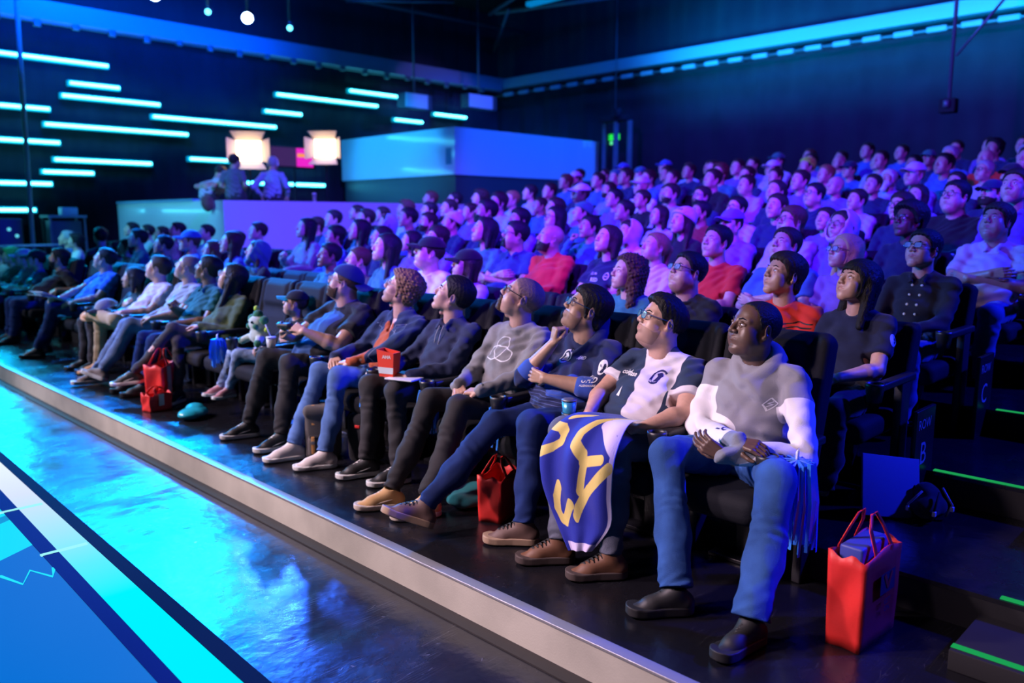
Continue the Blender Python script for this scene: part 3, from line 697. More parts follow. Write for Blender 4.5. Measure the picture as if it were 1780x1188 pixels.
# ================================================================== THE ROOM
def node_mat(name, build):
    if name in MATS: return MATS[name]
    m = bpy.data.materials.new(name); m.use_nodes = True; nt = m.node_tree; build(nt, nt.nodes['Principled BSDF']); MATS[name] = m; return m
def floor_build(col, rough, scr):
    def f(nt, b):
        N = nt.nodes.new; L = nt.links.new; tc = N('ShaderNodeTexCoord')
        n = N('ShaderNodeTexNoise'); n.inputs['Scale'].default_value = 2.2; n.inputs['Detail'].default_value = 9; n.inputs['Roughness'].default_value = .68; L(tc.outputs['Object'], n.inputs[0])
        r = N('ShaderNodeMapRange'); r.inputs[1].default_value = .3; r.inputs[2].default_value = .7; r.inputs[3].default_value = rough[0]; r.inputs[4].default_value = rough[1]; L(n.outputs[0], r.inputs[0]); L(r.outputs[0], b.inputs['Roughness'])
        mp = N('ShaderNodeMapping'); mp.inputs['Scale'].default_value = (1.2, 26, 1); mp.inputs['Rotation'].default_value = (0, 0, .9); L(tc.outputs['Object'], mp.inputs[0])
        v = N('ShaderNodeTexVoronoi'); v.feature = 'DISTANCE_TO_EDGE'; v.inputs['Scale'].default_value = 2.3; L(mp.outputs[0], v.inputs[0])
        n3 = N('ShaderNodeTexNoise'); n3.inputs['Scale'].default_value = 5; L(tc.outputs['Object'], n3.inputs[0])
        sc_ = N('ShaderNodeMapRange'); sc_.inputs[1].default_value = .0; sc_.inputs[2].default_value = .012; sc_.inputs[3].default_value = 1; sc_.inputs[4].default_value = 0; L(v.outputs[0], sc_.inputs[0])
        g = N('ShaderNodeMapRange'); g.inputs[1].default_value = .52; g.inputs[2].default_value = .6; L(n3.outputs[0], g.inputs[0])
        mu = N('ShaderNodeMath'); mu.operation = 'MULTIPLY'; L(sc_.outputs[0], mu.inputs[0]); L(g.outputs[0], mu.inputs[1])
        mx = N('ShaderNodeMix'); mx.data_type = 'RGBA'; mx.inputs[6].default_value = (*col, 1); mx.inputs[7].default_value = (*[min(1, c+scr) for c in col], 1); L(mu.outputs[0], mx.inputs[0]); L(mx.outputs[2], b.inputs['Base Color'])
        n2 = N('ShaderNodeTexNoise'); n2.inputs['Scale'].default_value = 7; n2.inputs['Detail'].default_value = 6; L(tc.outputs['Object'], n2.inputs[0])
        bp = N('ShaderNodeBump'); bp.inputs['Strength'].default_value = .25; bp.inputs['Distance'].default_value = .02; L(n2.outputs[0], bp.inputs['Height']); L(bp.outputs[0], b.inputs['Normal'])
        b.inputs['Specular IOR Level'].default_value = .6
    return f
M_floor = node_mat('studio_floor', floor_build((.014, .015, .020), (.14, .34), .16))
M_plat = node_mat('platform_deck', floor_build((.008, .008, .011), (.16, .34), .03))
M_black = mat('matt_black', (.012, .012, .014), rough=.8, spec=.3)
M_riser = mat('riser_beige', (.50, .485, .40), rough=.6, var=.12, vscale=3, weave=.15)
def drape(nt, b):
    N = nt.nodes.new; L = nt.links.new; tc = N('ShaderNodeTexCoord'); sx = N('ShaderNodeSeparateXYZ'); L(tc.outputs['Object'], sx.inputs[0])
    b.inputs['Roughness'].default_value = .95; b.inputs['Specular IOR Level'].default_value = .1; b.inputs['Base Color'].default_value = (.022, .024, .032, 1); b.inputs['Sheen Weight'].default_value = .1
    n = N('ShaderNodeTexNoise'); n.inputs['Scale'].default_value = 1.2; n.inputs['Detail'].default_value = 5; L(tc.outputs['Object'], n.inputs[0])
    mx = N('ShaderNodeMix'); mx.data_type = 'RGBA'; mx.inputs[6].default_value = (.020, .022, .034, 1); mx.inputs[7].default_value = (.05, .054, .07, 1); L(n.outputs[0], mx.inputs[0]); L(mx.outputs[2], b.inputs['Base Color'])
M_drape = node_mat('drape_black', drape)
M_panel = mat('booth_panel_white', (.62, .64, .68), rough=.22, spec=.6, coat=.3)
M_panel_d = mat('booth_panel_dark', (.05, .055, .07), rough=.35)
def structure(name, mb, m, kind='structure'):
    o = mb.build(name, m); tag(o, kind=kind); return o
GZ = -.17
structure('floor', MB().box((-9, -7, GZ-.1), (20.6, 21.1, GZ)), M_floor)
structure('ceiling', MB().box((-9, -7, 8.4), (20.6, 21.1, 8.5)), M_black)
def wavy(name, axis, c, a0, a1, z0, z1, step, amp, folds_):
    n = int((a1-a0)/step); vs = []; fs = []
    for i in range(n+1):
        a = a0+(a1-a0)*i/n; d = amp*math.sin(a*folds_)+amp*.5*math.sin(a*folds_*2.3+1)
        for z in (z0, z1): vs.append((a, c+d, z) if axis == 'y' else (c+d, a, z))
    fs = [(2*i, 2*i+2, 2*i+3, 2*i+1) for i in range(n)]
    b = len(vs); 
    for i in range(n+1):
        a = a0+(a1-a0)*i/n
        for z in (z0, z1): vs.append((a, c+.25, z) if axis == 'y' else (c+.25, a, z))
    fs += [(b+2*i, b+2*i+1, b+2*i+3, b+2*i+2) for i in range(n)]+[(2*i+1, 2*i+3, b+2*i+3, b+2*i+1) for i in range(n)]
    fs += [(0, 1, b+1, b), (2*n, b+2*n, b+2*n+1, 2*n+1)]+[(2*i, b+2*i, b+2*i+2, 2*i+2) for i in range(n)]
    m = MB(); m.add(vs, fs, 0, True); return m
structure('wall_left', wavy('w', 'y', 20.55, -9, 20.6, GZ, 8.4, .06, .012, 9), M_drape)
structure('wall_back', wavy('w', 'x', 19.98, -7, 20.8, GZ, 8.4, .06, .03, 5.2), M_drape)
structure('wall_right', MB().box((-9, -7.2, GZ), (20.6, -7, 8.4)), M_black)
structure('wall_stage', MB().box((-9.2, -7.2, GZ), (-9, 21, 8.4)), M_black)
# seating tiers -------------------------------------------------------
R0 = .155; PX = 1.03
def tier_x(k): return 2.30 if k == 0 else 3.43+PX*(k-1)
for k in range(11):
    x0 = tier_x(k); x1 = tier_x(k+1) if k < 10 else 14.9; y1 = 16.2 if k <= 3 else 13.45; z = R0*k; m = MB()
    if k == 3: x1 = 6.5
    x1 -= .001
    m.box((x0, -4, GZ+.0), (x1, y1, z-.02), 0); m.box((x0+.002, -4, z-.02), (x1, y1, z), 1)
    o = structure('floor', m, [M_riser if k == 0 else M_black, M_plat])
m = MB(); m.box((2.285, -4, GZ+.0), (2.30, 16.2, -.012), 0); o = structure('trim_1', m, M_riser)
m = MB(); m.box((2.281, -4, -.012), (2.34, 16.2, .003), 0, bev=.004); o = structure('trim_2', m, mat('nosing_grey', (.30, .31, .34), rough=.35, metal=.3))
structure('kick_shadow_strip', MB().box((2.215, -4, GZ), (2.284, 16.2, GZ+.006)), mat('kick_shadow', (.03, .026, .024), rough=.7))  # thin dark strip on the floor, painting the shadow at the riser's foot
# aisle half steps with glowing nosing strips
M_glow = emis('glow_green', (.02, .62, .16), .55)
for k in range(1, 6):
    x = tier_x(k); m = MB().box((x-.38, -3.9, R0*(k-1)), (x-.003, .80, R0*(k-.5)), bev=.004)
    if k == 1: x -= .0
    o = m.build('aisle_step', M_black); tag(o, 'black half-height aisle step below the %s seating tier' % ['', 'second', 'third', 'fourth', 'fifth', 'sixth'][k], 'step', 'aisle steps')
def strip(x, z, y1, lab):
    o = MB().box((x+.012, -3.8, z), (x+.045, y1, z+.003)).build('nosing_strip', M_glow); tag(o, lab, 'glow strip', 'glowing nosing strips')
strip(3.06, .0785, .80, 'green glowing strip along the lowest aisle step at the frame corner')
strip(3.43, .156, .74, 'short green glowing strip on the edge of the second tier')
strip(4.46, .311, 1.32, 'long thin green glowing strip behind the leaning board')
strip(5.49, .466, 1.30, 'faint green glowing strip highest up the aisle')
# stage in front ------------------------------------------------------
sa = -.006
M_led = None
def edge_build(nt, b):
    nt.nodes.clear(); N = nt.nodes.new; L = nt.links.new; tc = N('ShaderNodeTexCoord'); sx = N('ShaderNodeSeparateXYZ'); L(tc.outputs['Object'], sx.inputs[0])
    cr = N('ShaderNodeValToRGB'); mr = N('ShaderNodeMapRange'); mr.inputs[1].default_value = -1.2; mr.inputs[2].default_value = 3.2; L(sx.outputs[1], mr.inputs[0]); L(mr.outputs[0], cr.inputs[0])
    e = cr.color_ramp.elements; e[0].position = 0; e[0].color = (0, .72, 1, 1); e[1].position = 1; e[1].color = (.75, .85, .95, 1)
    for p, c in ((.40, (0, .80, 1, 1)), (.50, (.10, .76, 1, 1)), (.62, (.32, .72, 1, 1)), (.8, (.62, .70, .98, 1))):
        q = e.new(p); q.color = c
    em = N('ShaderNodeEmission'); L(cr.outputs[0], em.inputs[0]); em.inputs[1].default_value = 1.15; o = N('ShaderNodeOutputMaterial'); L(em.outputs[0], o.inputs[0])
M_edge = node_mat('stage_edge_light', edge_build)
def scr_build(nt, b):
    N = nt.nodes.new; L = nt.links.new; tc = N('ShaderNodeTexCoord')
    b.inputs['Base Color'].default_value = (.02, .03, .05, 1); b.inputs['Roughness'].default_value = .5; b.inputs['Specular IOR Level'].default_value = .0; b.inputs['Emission Strength'].default_value = 1
    mp = N('ShaderNodeMapping'); mp.inputs['Rotation'].default_value = (0, 0, math.radians(-32.3)); L(tc.outputs['Object'], mp.inputs[0]); sx = N('ShaderNodeSeparateXYZ'); L(mp.outputs[0], sx.inputs[0])
    cr = N('ShaderNodeValToRGB'); cr.color_ramp.interpolation = 'CONSTANT'; mr = N('ShaderNodeMapRange'); mr.inputs[1].default_value = -1.3; mr.inputs[2].default_value = 3.7; L(sx.outputs[1], mr.inputs[0]); L(mr.outputs[0], cr.inputs[0])
    e = cr.color_ramp.elements; e[0].position = 0; e[0].color = (0, .155, .60, 1); e[1].position = .39; e[1].color = (0, .72, 1, 1); q = e.new(.468); q.color = (0, .30, .62, 1); q = e.new(.484); q.color = (0, .72, 1, 1)
    L(cr.outputs[0], b.inputs['Emission Color'])
M_scr = node_mat('stage_led_floor', scr_build)
st = empty('stage_deck', (0, 3, GZ)); tag(st, 'low stage whose lit video floor fills the lower left corner', 'stage')
def quadslab(y0, y1, xa0, xb0, xa1, xb1, z0, z1):
    vs = [(xa0, y0, z0), (xb0, y0, z0), (xb1, y1, z0), (xa1, y1, z0), (xa0, y0, z1), (xb0, y0, z1), (xb1, y1, z1), (xa1, y1, z1)]
    return vs, [(3, 2, 1, 0), (4, 5, 6, 7), (0, 1, 5, 4), (1, 2, 6, 5), (2, 3, 7, 6), (3, 0, 4, 7)]
def deckpart(name, a0, b0, a1, b1, z1, m, y0=-2, y1=13):
    # edges given at y=2.5 and y=6; extended linearly
    f = lambda p, q, y: p+(q-p)*(y-2.5)/3.5
    vs, fs = quadslab(y0, y1, f(a0, a1, y0), f(b0, b1, y0), f(a0, a1, y1), f(b0, b1, y1), GZ, z1)
    o = MB().add([(x, y-3, z-GZ) for x, y, z in vs], fs).build(name, m, st); return o
M_navy = mat('stage_frame_navy', (.004, .010, .10), rough=.8, spec=.03)
deckpart('outer_frame', 1.205, 1.275, 1.30, 1.36, .004, mat('frame_dark', (.003, .010, .035), rough=.8, spec=.02))
deckpart('light_strip', 1.045, 1.205, 1.17, 1.30, .0, M_edge)
deckpart('inner_frame', .985, 1.045, 1.09, 1.17, .003, M_navy)
deckpart('video_floor', -3.5, .985, -3.5, 1.09, .0, M_scr)
# white joint bars across the strip and the zigzag in the picture on the floor
M_wht = emis('joint_light', (.35, .95, 1), 1.0)
for y in (4.25, 5.05):
    o = MB().box((1.03, y-.012-3, .168), (1.235+.02*(y-4), y+.012-3, .176)).build('joint_bar', M_wht, st)
zz = [(.79, 4.15), (.83, 4.13), (.88, 3.96), (.945, 4.10), (1.0, 3.95), (1.035, 4.06)]
v_, f_ = ribbon([zz], .020, .5)
me = bpy.data.meshes.new('zig'); me.from_pydata([(x, y-3, .1725) for x, y in v_], [], f_); link('zigzag_graphic', me, st, emis('graphic_cyan', (.02, .75, 1), 1.1))
# wall light tubes ----------------------------------------------------
TUBES = [(3.2, 7.22, 5.13), (6.39, 7.44, 4.66), (6.21, 8.36, 4.37), (3.4, 5.91, 4.04), (5.81, 9.01, 3.71), (3.0, 6.06, 3.32), (5.95, 8.07, 2.95), (5.69, 6.73, 2.67), (3.3, 5.83, 2.40), (3.5, 5.46, 1.82), (8.20, 11.45, 4.08), (11.54, 14.82, 4.95), (13.88, 15.89, 5.30), (11.18, 12.25, 4.48), (15.48, 16.53, 4.62), (17.05, 18.37, 4.92), (9.05, 10.9, 3.12), (9.97, 12.91, 2.57)]
M_tube = emis('tube_cyan', (.09, .80, 1.0), 13); M_halo = mat('tube_halo', (.0, .30, .42), rough=.5, emit=(0, .42, .60), es=.6)  # emission on the tube backing paints the cyan halo round each tube
TL = ['topmost and longest at the upper left edge', 'short, second from the top on the left', 'long, just under the short upper left one', 'cut by the left frame edge beside the pole', 'longest of the middle left cluster', 'cut by the left frame edge, third in the column', 'above the short low left one', 'short and low in the left cluster', 'low at the left edge, second from bottom', 'lowest at the left edge beside the equipment table', 'long, in the middle above the warm lamps', 'long one upper right beside the highest one', 'highest of the right cluster', 'short one above the second warm lamp', 'short one below the left white loudspeaker', 'short one below the right white loudspeaker', 'ending behind the two standing operators', 'lowest, glimpsed between the operators']
for (x0, x1, z), l in zip(TUBES, TL):
    t = empty('light_tube', ((x0+x1)/2, 20.40, z)); tag(t, 'cyan wall light tube, '+l, 'light tube', 'cyan light tubes on the far wall'); w = (x1-x0)/2
    MB().box((-w-.04, -.0, -.062), (w+.04, .125, .062)).build('halo_channel', M_halo, t)
    MB().tube([(-w, -.03, 0), (w, -.03, 0)], .029, 10).build('tube', M_tube, t)
# beams, pipes and lamps overhead --------------------------------------
M_beam = mat('beam_paint', (.30, .34, .40), rough=.5); M_steel = mat('pipe_steel', (.16, .17, .19), rough=.45, metal=.5)
b_ = empty('ceiling_beam', (6, 19.75, 5.78)); tag(b_, 'wide duct beam running along the far left wall', 'beam')
MB().box((-14, -.16, 0), (13.3, .16, .40), bev=.01).build('duct', M_beam, b_)
m = MB(); m.tube([(-14, -.22, -.07), (13.2, -.22, -.07)], .028, 6); m.build('rail', M_steel, b_)
for i in range(20): MB().box((-2+i*.75, -.26, -.13-.02*(i % 3)), (-1.86+i*.75, -.16, -.02), bev=.01).build('rail_clamp', M_steel, b_)
b_ = empty('ceiling_beam', (19.4, 8, 5.84)); tag(b_, 'bright cyan beam running along the back wall above the crowd', 'beam')
MB().box((-.16, -14, 0), (.16, 11.9, .31), bev=.01).build('duct', M_beam, b_)
m = MB(); m.tube([(-.22, -14, -.22), (-.22, 11.9, -.22)], .035, 6); m.build('rail', M_steel, b_)
for i in range(26): MB().box((-.27, -6+i*.68, -.27), (-.16, -5.6+i*.68, -.16), bev=.01).build('rail_clamp', M_beam, b_)
PIP = [((6, 19.2, 7.3), (19.7, 19.0, 7.6), .07), ((19.6, 20.3, 7.2), (16.99, 17.0, 7.5), .05), ((16.99, 17.57, 7.5), (18.67, 12.11, 7.5), .07), ((13.0, 19.2, 7.4), (15.36, 17.5, 7.5), .05), ((17.0, 17.8, 7.5), (15.2, 13.5, 7.5), .05)]
PN = ['long thin pipe running right under the dark ceiling', 'short cross pipe near the room corner', 'pipe crossing diagonally over the back rows', 'slanted brace pipe near the ceiling middle', 'thin pipe joining the crossing pipes']
for (a, b, r), l in zip(PIP, PN): tag(MB().tube([a, b], r, 8).build('ceiling_pipe', M_steel), l, 'pipe')
o = MB().box((15.5, 12.3, 6.95), (15.68, 14.9, 7.05)).build('light_bar', mat('bar_blue', (.02, .2, .4), emit=(0, .25, .6), es=.7)); MB().tube([(15.59, 13, 7.05), (15.59, 13, 8.4)], .015, 6).build('hanger', M_steel, o); tag(o, 'dim cyan light bar under the ceiling near the picture top', 'light bar')
def spot_can(p, r, em, lab):
    t = empty('spotlight', p); tag(t, lab, 'spotlight', 'spotlights under the ceiling')
    d = Vector((-.5, -.8, -.35)).normalized(); Mx = d.to_track_quat('Z', 'Y').to_matrix().to_4x4()
    MB().lathe([(r*.6, -.35), (r*1.15, -.3), (r*1.2, 0), (r*1.05, .0)], n=14, M=Mx).build('housing', M_black, t)
    MB().lathe([(r, .0), (r*.98, .012), (r*.5, .03), (.001, .04)], n=16, M=Mx).build('lens', em, t)
    MB().tube([(0, 0, .1), (0, 0, 8.4-p[2])], .02, 6).build('hanger', M_steel, t)
E_w = emis('spot_white', (.35, .6, 1), 60); E_c = emis('spot_cyan', (.1, .7, .9), 5)
spot_can((7.93, 15.0, 5.42), .10, E_w, 'glaring white spotlight, right one of the two brightest at the top')
spot_can((6.19, 15.0, 5.52), .10, E_w, 'glaring white spotlight cut by the top frame edge')
spot_can((7.15, 15.0, 5.40), .055, E_c, 'small dim cyan spotlight between the two bright ones')
spot_can((8.83, 15.0, 5.38), .055, E_c, 'small dim cyan spotlight right of the bright ones')
# hanging pipes over the right side
t = empty('hanging_rig', (14.0, 4.33, 3.35)); tag(t, 'slim vertical pipe with a diagonal brace hanging over the right rows', 'rig')
MB().tube([(0, 0, .1), (0, 0, 5.05)], .03, 8).build('drop_pipe', M_steel, t); MB().tube([(0, -.05, .75), (0, -.75, 1.6)], .02, 6).build('brace', M_steel, t)
MB().box((-.09, -.12, -.1), (.09, .12, .12), bev=.02).build('camera_box', M_black, t); MB().lathe([(.05, -.02), (.05, .08), (.03, .09)], c=(-.1, 0, 0), n=10).build('lens_barrel', M_steel, t)
# white loudspeakers near the corner
for i, (x, w, z, l) in enumerate(((14.65, .48, 4.86, 'pale wall loudspeaker, left one of the pair above the booth'), (17.1, .58, 5.08, 'pale wall loudspeaker, right one of the pair by the corner'))):
    t = empty('wall_speaker', (x, 18.2, z)); tag(t, l, 'loudspeaker', 'wall loudspeakers')
    MB().box((-w, -.0, -.2), (w, .35, .2), bev=.015).build('cabinet', mat('speaker_dark', (.06, .07, .09), rough=.5), t)
    MB().box((-w+.01, -.03, -.19), (w*.65, -.001, .19), bev=.008).build('grille', mat('speaker_pale', (.6, .6, .66), rough=.5), t)
    MB().tube([(0, .2, .2), (0, .2, 8.4-z)], .03, 6).build('hanger', M_steel, t)
# exit sign
t = empty('exit_sign', (19.0, 14.7, 3.83)); tag(t, 'green lit exit sign over two green dots beside the booth', 'sign')
E_g = emis('exit_green', (.02, .9, .08), 1.6)
MB().box((-.03, -.22, -.12), (.04, .22, .25), bev=.01).build('housing', M_black, t)
v_, f_ = text2('EXIT', .17, True); me = bpy.data.meshes.new('exit_text'); me.from_pydata([(-.036, -x, y+.12) for x, y in v_], [], f_); link('lettering', me, t, emis('exit_dark', (.005, .2, .02), .5))
MB().box((-.034, -.19, .035), (-.03, .19, .20)).build('lit_face', E_g, t)
for s in (-.1, .1): MB().sphere((-.035, s, -.045), .055, 0, 8, (.3, 1, 1)).build('indicator_light', emis('exit_green2', (.1, .8, .35), 1.2), t)
MB().tube([(0, 0, .25), (0, 0, 4.57)], .015, 6).build('hanger', M_steel, t)
# control booth -------------------------------------------------------
t = empty('booth_wall', (6.6, 13.65, 0)); tag(t, 'low wall around the control booth, pale cyan left face and violet right face', 'wall')
MB().box((0, 0, 0), (.10, 5.0, 1.945)).build('side_panel', M_panel, t); MB().box((.101, 0, 0), (6.6, .10, 1.945)).build('front_panel', M_panel, t)
MB().box((-.02, 1.2, 1.946), (.13, 5.0, 1.99)).build('coping', mat('coping_blue', (.15, .3, .5), rough=.4), t)
bf = MB().box((6.71, 13.76, GZ), (13.3, 20.3, 1.1)).build('booth_floor', M_black); tag(bf, 'raised black floor of the control booth', 'platform')
t = empty('projection_booth', (13.33, 15.2, 0)); tag(t, 'large white boxed booth with a dark base behind the crowd', 'booth')
def wav(nt, b):
    b.inputs['Base Color'].default_value = (.55, .6, .66, 1); b.inputs['Roughness'].default_value = .10; b.inputs['Specular IOR Level'].default_value = .8; N = nt.nodes.new; L = nt.links.new; tc = N('ShaderNodeTexCoord')
    n = N('ShaderNodeTexNoise'); n.inputs['Scale'].default_value = .9; n.inputs['Detail'].default_value = 1; L(tc.outputs['Object'], n.inputs[0]); bp = N('ShaderNodeBump'); bp.inputs['Strength'].default_value = .12; bp.inputs['Distance'].default_value = .06; L(n.outputs[0], bp.inputs['Height']); L(bp.outputs[0], b.inputs['Normal'])
M_wavy = node_mat('booth_gloss_white', wav)
MB().box((0, 0, 2.70), (5.55, 4.9, 3.84)).build('upper_shell', M_wavy, t)
MB().box((.06, .06, GZ), (5.49, 4.84, 2.70)).build('base', M_panel_d, t)
MB().box((-.004, .12, 2.95), (-.0, .34, 3.35)).build('notice_panel', mat('notice_teal', (.05, .25, .3), rough=.6), t)
# warm studio lamps with barn doors
E_warm = emis('lamp_warm', (1.0, .70, .36), 16); M_barn = mat('barn_door', (.55, .45, .33), rough=.5)
def studio_lamp(p, rz, lab, s=1.):
    t = empty('studio_lamp', p, rz); tag(t, lab, 'studio lamp', 'warm studio lamps in the booth')
    MB().box((-.24*s, .0, -.2*s), (.24*s, .10, .2*s), bev=.01).build('housing', M_black, t); MB().box((-.23*s, -.01, -.19*s), (.23*s, -.001, .19*s)).build('light_panel', E_warm, t)
    for nm, vs in (('t', [(-.24, -.01, .2), (.24, -.01, .2), (.33, -.2, .36), (-.33, -.2, .36)]), ('b', [(-.24, -.01, -.2), (.24, -.01, -.2), (.33, -.2, -.36), (-.33, -.2, -.36)]), ('l', [(-.24, -.01, -.2), (-.24, -.01, .2), (-.40, -.2, .24), (-.40, -.2, -.24)]), ('r', [(.24, -.01, -.2), (.24, -.01, .2), (.40, -.2, .24), (.40, -.2, -.24)])):
        vs = [(a*s, b, c*s) for a, b, c in vs]; vs += [(a, b+.006, c) for a, b, c in vs]
        MB().add(vs, [(0, 1, 2, 3), (7, 6, 5, 4), (0, 4, 5, 1), (1, 5, 6, 2), (2, 6, 7, 3), (3, 7, 4, 0)]).build('barn_door', M_barn, t)
    MB().tube([(0, .06, -.2*s), (0, .06, 1.1-p[2])], .02, 6).build('stand_pole', M_black, t)
    for a in (0, 2.1, 4.2): MB().tube([(0, .06, 1.5-p[2]), (.35*math.cos(a), .06+.35*math.sin(a), 1.11-p[2])], .012, 6).build('leg', M_black, t)
studio_lamp((7.88, 15.1, 2.94), math.radians(-30), 'glowing warm lamp with barn doors behind the two operators')
studio_lamp((9.93, 15.6, 3.14), math.radians(-50), 'glowing warm lamp with barn doors left of the white booth', .98)
# monitor between the lamps
t = empty('monitor', (10.1, 17.0, 2.78)); tag(t, 'wall monitor showing magenta and orange picture between the lamps', 'monitor')
MB().box((-.75, 0, 0), (.45, .05, .5), bev=.01).build('bezel', M_black, t)
m = MB(); m.box((-.05, -.006, .04), (.38, -.001, .46), 0); m.box((-.03, -.01, .26), (.36, -.0061, .34), 1); m.box((-.70, -.006, .04), (-.055, -.001, .46), 2)
m.build('screen', [emis('scr_mag', (.85, .02, .6), 1), emis('scr_or', (1, .35, .1), 1), emis('scr_red', (.05, .02, .12), 1)], t)
MB().tube([(-.1, .03, 0), (-.1, .03, -1.68)], .03, 6).build('stand_pole', M_black, t)
# equipment left of the booth
t = empty('equipment_table', (5.6, 19.0, GZ)); tag(t, 'blue-lit equipment table with racks at the far left wall', 'table')
MB().box((-.36, -.3, 1.82), (.38, .3, 1.87)).build('tabletop', M_beam, t)
for sx in (-.32, .34):
    for sy in (-.26, .26): MB().box((sx-.02, sy-.02, 0), (sx+.02, sy+.02, 1.82)).build('leg', M_steel, t)
MB().box((-.3, -.2, 1.2), (.3, .2, 1.75), bev=.01).build('rack', mat('rack_blue', (.06, .1, .16), rough=.4), t); MB().box((-.32, -.28, 1.0), (.34, .28, 1.03)).build('shelf', M_steel, t)
t = MB().box((5.55, 18.85, GZ+1.872), (5.86, 19.1, GZ+2.03), bev=.01).build('equipment_case', mat('case_pale', (.45, .5, .55), rough=.4)); tag(t, 'pale flat case standing on the equipment table', 'case')
for i, (x, y, z, l) in enumerate(((3.6, 18.2, 1.0, 'tall rack of dark gear with tiny lights at the left edge'), (4.35, 18.6, 1.3, 'dark gear rack beside the pole at the left'))):
    t = empty('gear_rack', (x, y, GZ)); tag(t, l, 'rack'); MB().box((-.3, -.3, 0), (.3, .3, z+.5), bev=.015).build('cabinet', mat('rack_dark', (.03, .04, .06), rough=.4), t)
    for j in range(4): MB().sphere((-.2+.13*j, -.3, z-.1+.13*((j*3+i) % 4)), .035, 0, 6, (1, .4, 1)).build('status_light', emis('stat_cyan', (.1, .6, .8), 1.2), t)
t = MB().tube([(4.70, 18, GZ), (4.86, 18, 8.4)], .045, 8).build('truss_pole', mat('pole_grey', (.3, .36, .36), rough=.5)); tag(t, 'tall thin grey pole rising at the far left', 'pole')
t = empty('guard_rail', (4.65, 17.0, GZ)); tag(t, 'low blue-lit guard rail at the left behind the front rows', 'rail')
MB().tube([(-.9, 0, 1.30), (.5, 0, 1.30)], .022, 8).build('top_bar', M_beam, t)
for x in (-.88, .48): MB().tube([(x, 0, 0), (x, 0, 1.3)], .02, 8).build('post', M_steel, t)
# dark uprights at the back beside the booth
for i, (x, y) in enumerate(((18.6, 14.75), (18.4, 14.2), (18.5, 13.8))):
    o = MB().box((x-.05, y-.06, GZ), (x+.05, y+.06, 4.3), bev=.005).build('rig_upright', M_steel); tag(o, 'dark upright rig post beside the booth, %s from the booth' % ['nearest', 'second', 'farthest'][i], 'post', 'rig posts beside the booth')
t = empty('rig_camera', (18.45, 14.3, 4.3)); tag(t, 'dark camera head on top of the rig posts', 'camera')
MB().box((-.15, -.45, .0), (.15, .45, .14), bev=.02).build('body', M_black, t); MB().lathe([(.09, -.12), (.10, .12)], c=(-.16, -.25, .2), n=10).build('lens_barrel', M_black, t)
# ================================================================== SEATS
M_seat = mat('seat_fabric', (.007, .008, .012), rough=.8, spec=.25, weave=.3, wscale=200, var=.15)
M_seatb = mat('seat_shell', (.008, .008, .011), rough=.35, spec=.5)
M_arm = mat('armrest_plastic', (.02, .02, .024), rough=.4)
def seat_protos():
    F = Field((-.02, -.30, .30), (.50, .30, 1.16), .012)
    l = math.radians(15); R = np.array(Matrix.Rotation(l, 3, 'Y'))
    F.box((.235, 0, .72), (.045, .262, .35), .045, .01, R=R)
    for s in (1, -1): F.box((.225, s*.235, .72), (.062, .03, .33), .03, .02, R=R)
    F.box((.19, 0, .60), (.04, .20, .17), .04, .03, R=R); F.box((.262, 0, .93), (.05, .19, .10), .04, .03, R=R)
    back = mesh_np('seat_back', *F.mesh())
    C = Field((-.46, -.30, .30), (.22, .30, .50), .012); C.box((-.10, 0, .392), (.26, .245, .062), .045); C.box((-.30, 0, .39), (.06, .235, .058), .05, .02)
    cush = mesh_np('seat_cushion', *C.mesh())
    base = MB().box((.04, -.05, 0), (.14, .05, .36), bev=.01).box((-.02, -.16, -.0), (.2, .16, .02), bev=.005).box((-.22, -.2, .318), (.14, .2, .345)).mesh('seat_base')
    sh = MB().box((.02, -.235, -.28), (.045, .235, .30), bev=.012, M=Matrix.Translation((.275, 0, .68)) @ Matrix.Rotation(l, 4, 'Y')).mesh('seat_shell')
    arm = MB().box((-.30, -.030, .615), (.16, .030, .655), bev=.012).box((-.02, -.022, .0), (.10, .022, .62), bev=.008).mesh('armrest')
    cup = MB().lathe([(.030, -.06), (.034, -.06), (.046, .02), (.046, .035), (.040, .035), (.038, .02), (.026, -.05)], c=(-.34, 0, .628), n=16).mesh('cup_holder')
    for me, m in ((back, M_seat), (cush, M_seat), (base, M_seatb), (sh, M_seatb), (arm, M_arm), (cup, M_arm)): me.materials.append(m)
    return back, cush, base, sh, arm, cup
SP = seat_protos()
ORD = ['zeroth', 'first', 'second', 'third', 'fourth', 'fifth', 'sixth', 'seventh', 'eighth', 'ninth', 'tenth', 'eleventh']
NSEAT = 0
def add_seat(k, Y, lab, group, folded=False):
    t = empty('theatre_seat', (3.35+PX*k, Y, R0*k)); tag(t, lab, 'seat', group)
    b = link('backrest', SP[0], t); link('shell', SP[3], b); b.scale = (1, 1, 1.035 if k == 0 else .85); c = link('cushion', SP[1], t); link('base', SP[2], t)
    if folded: c.rotation_euler = (0, math.radians(62), 0); c.location = (-.235, 0, .30)
    a = link('armrest', SP[4], t, loc=(0, -.285, 0)); 
    if k < 3: link('cup_holder', SP[5], a)
    return t
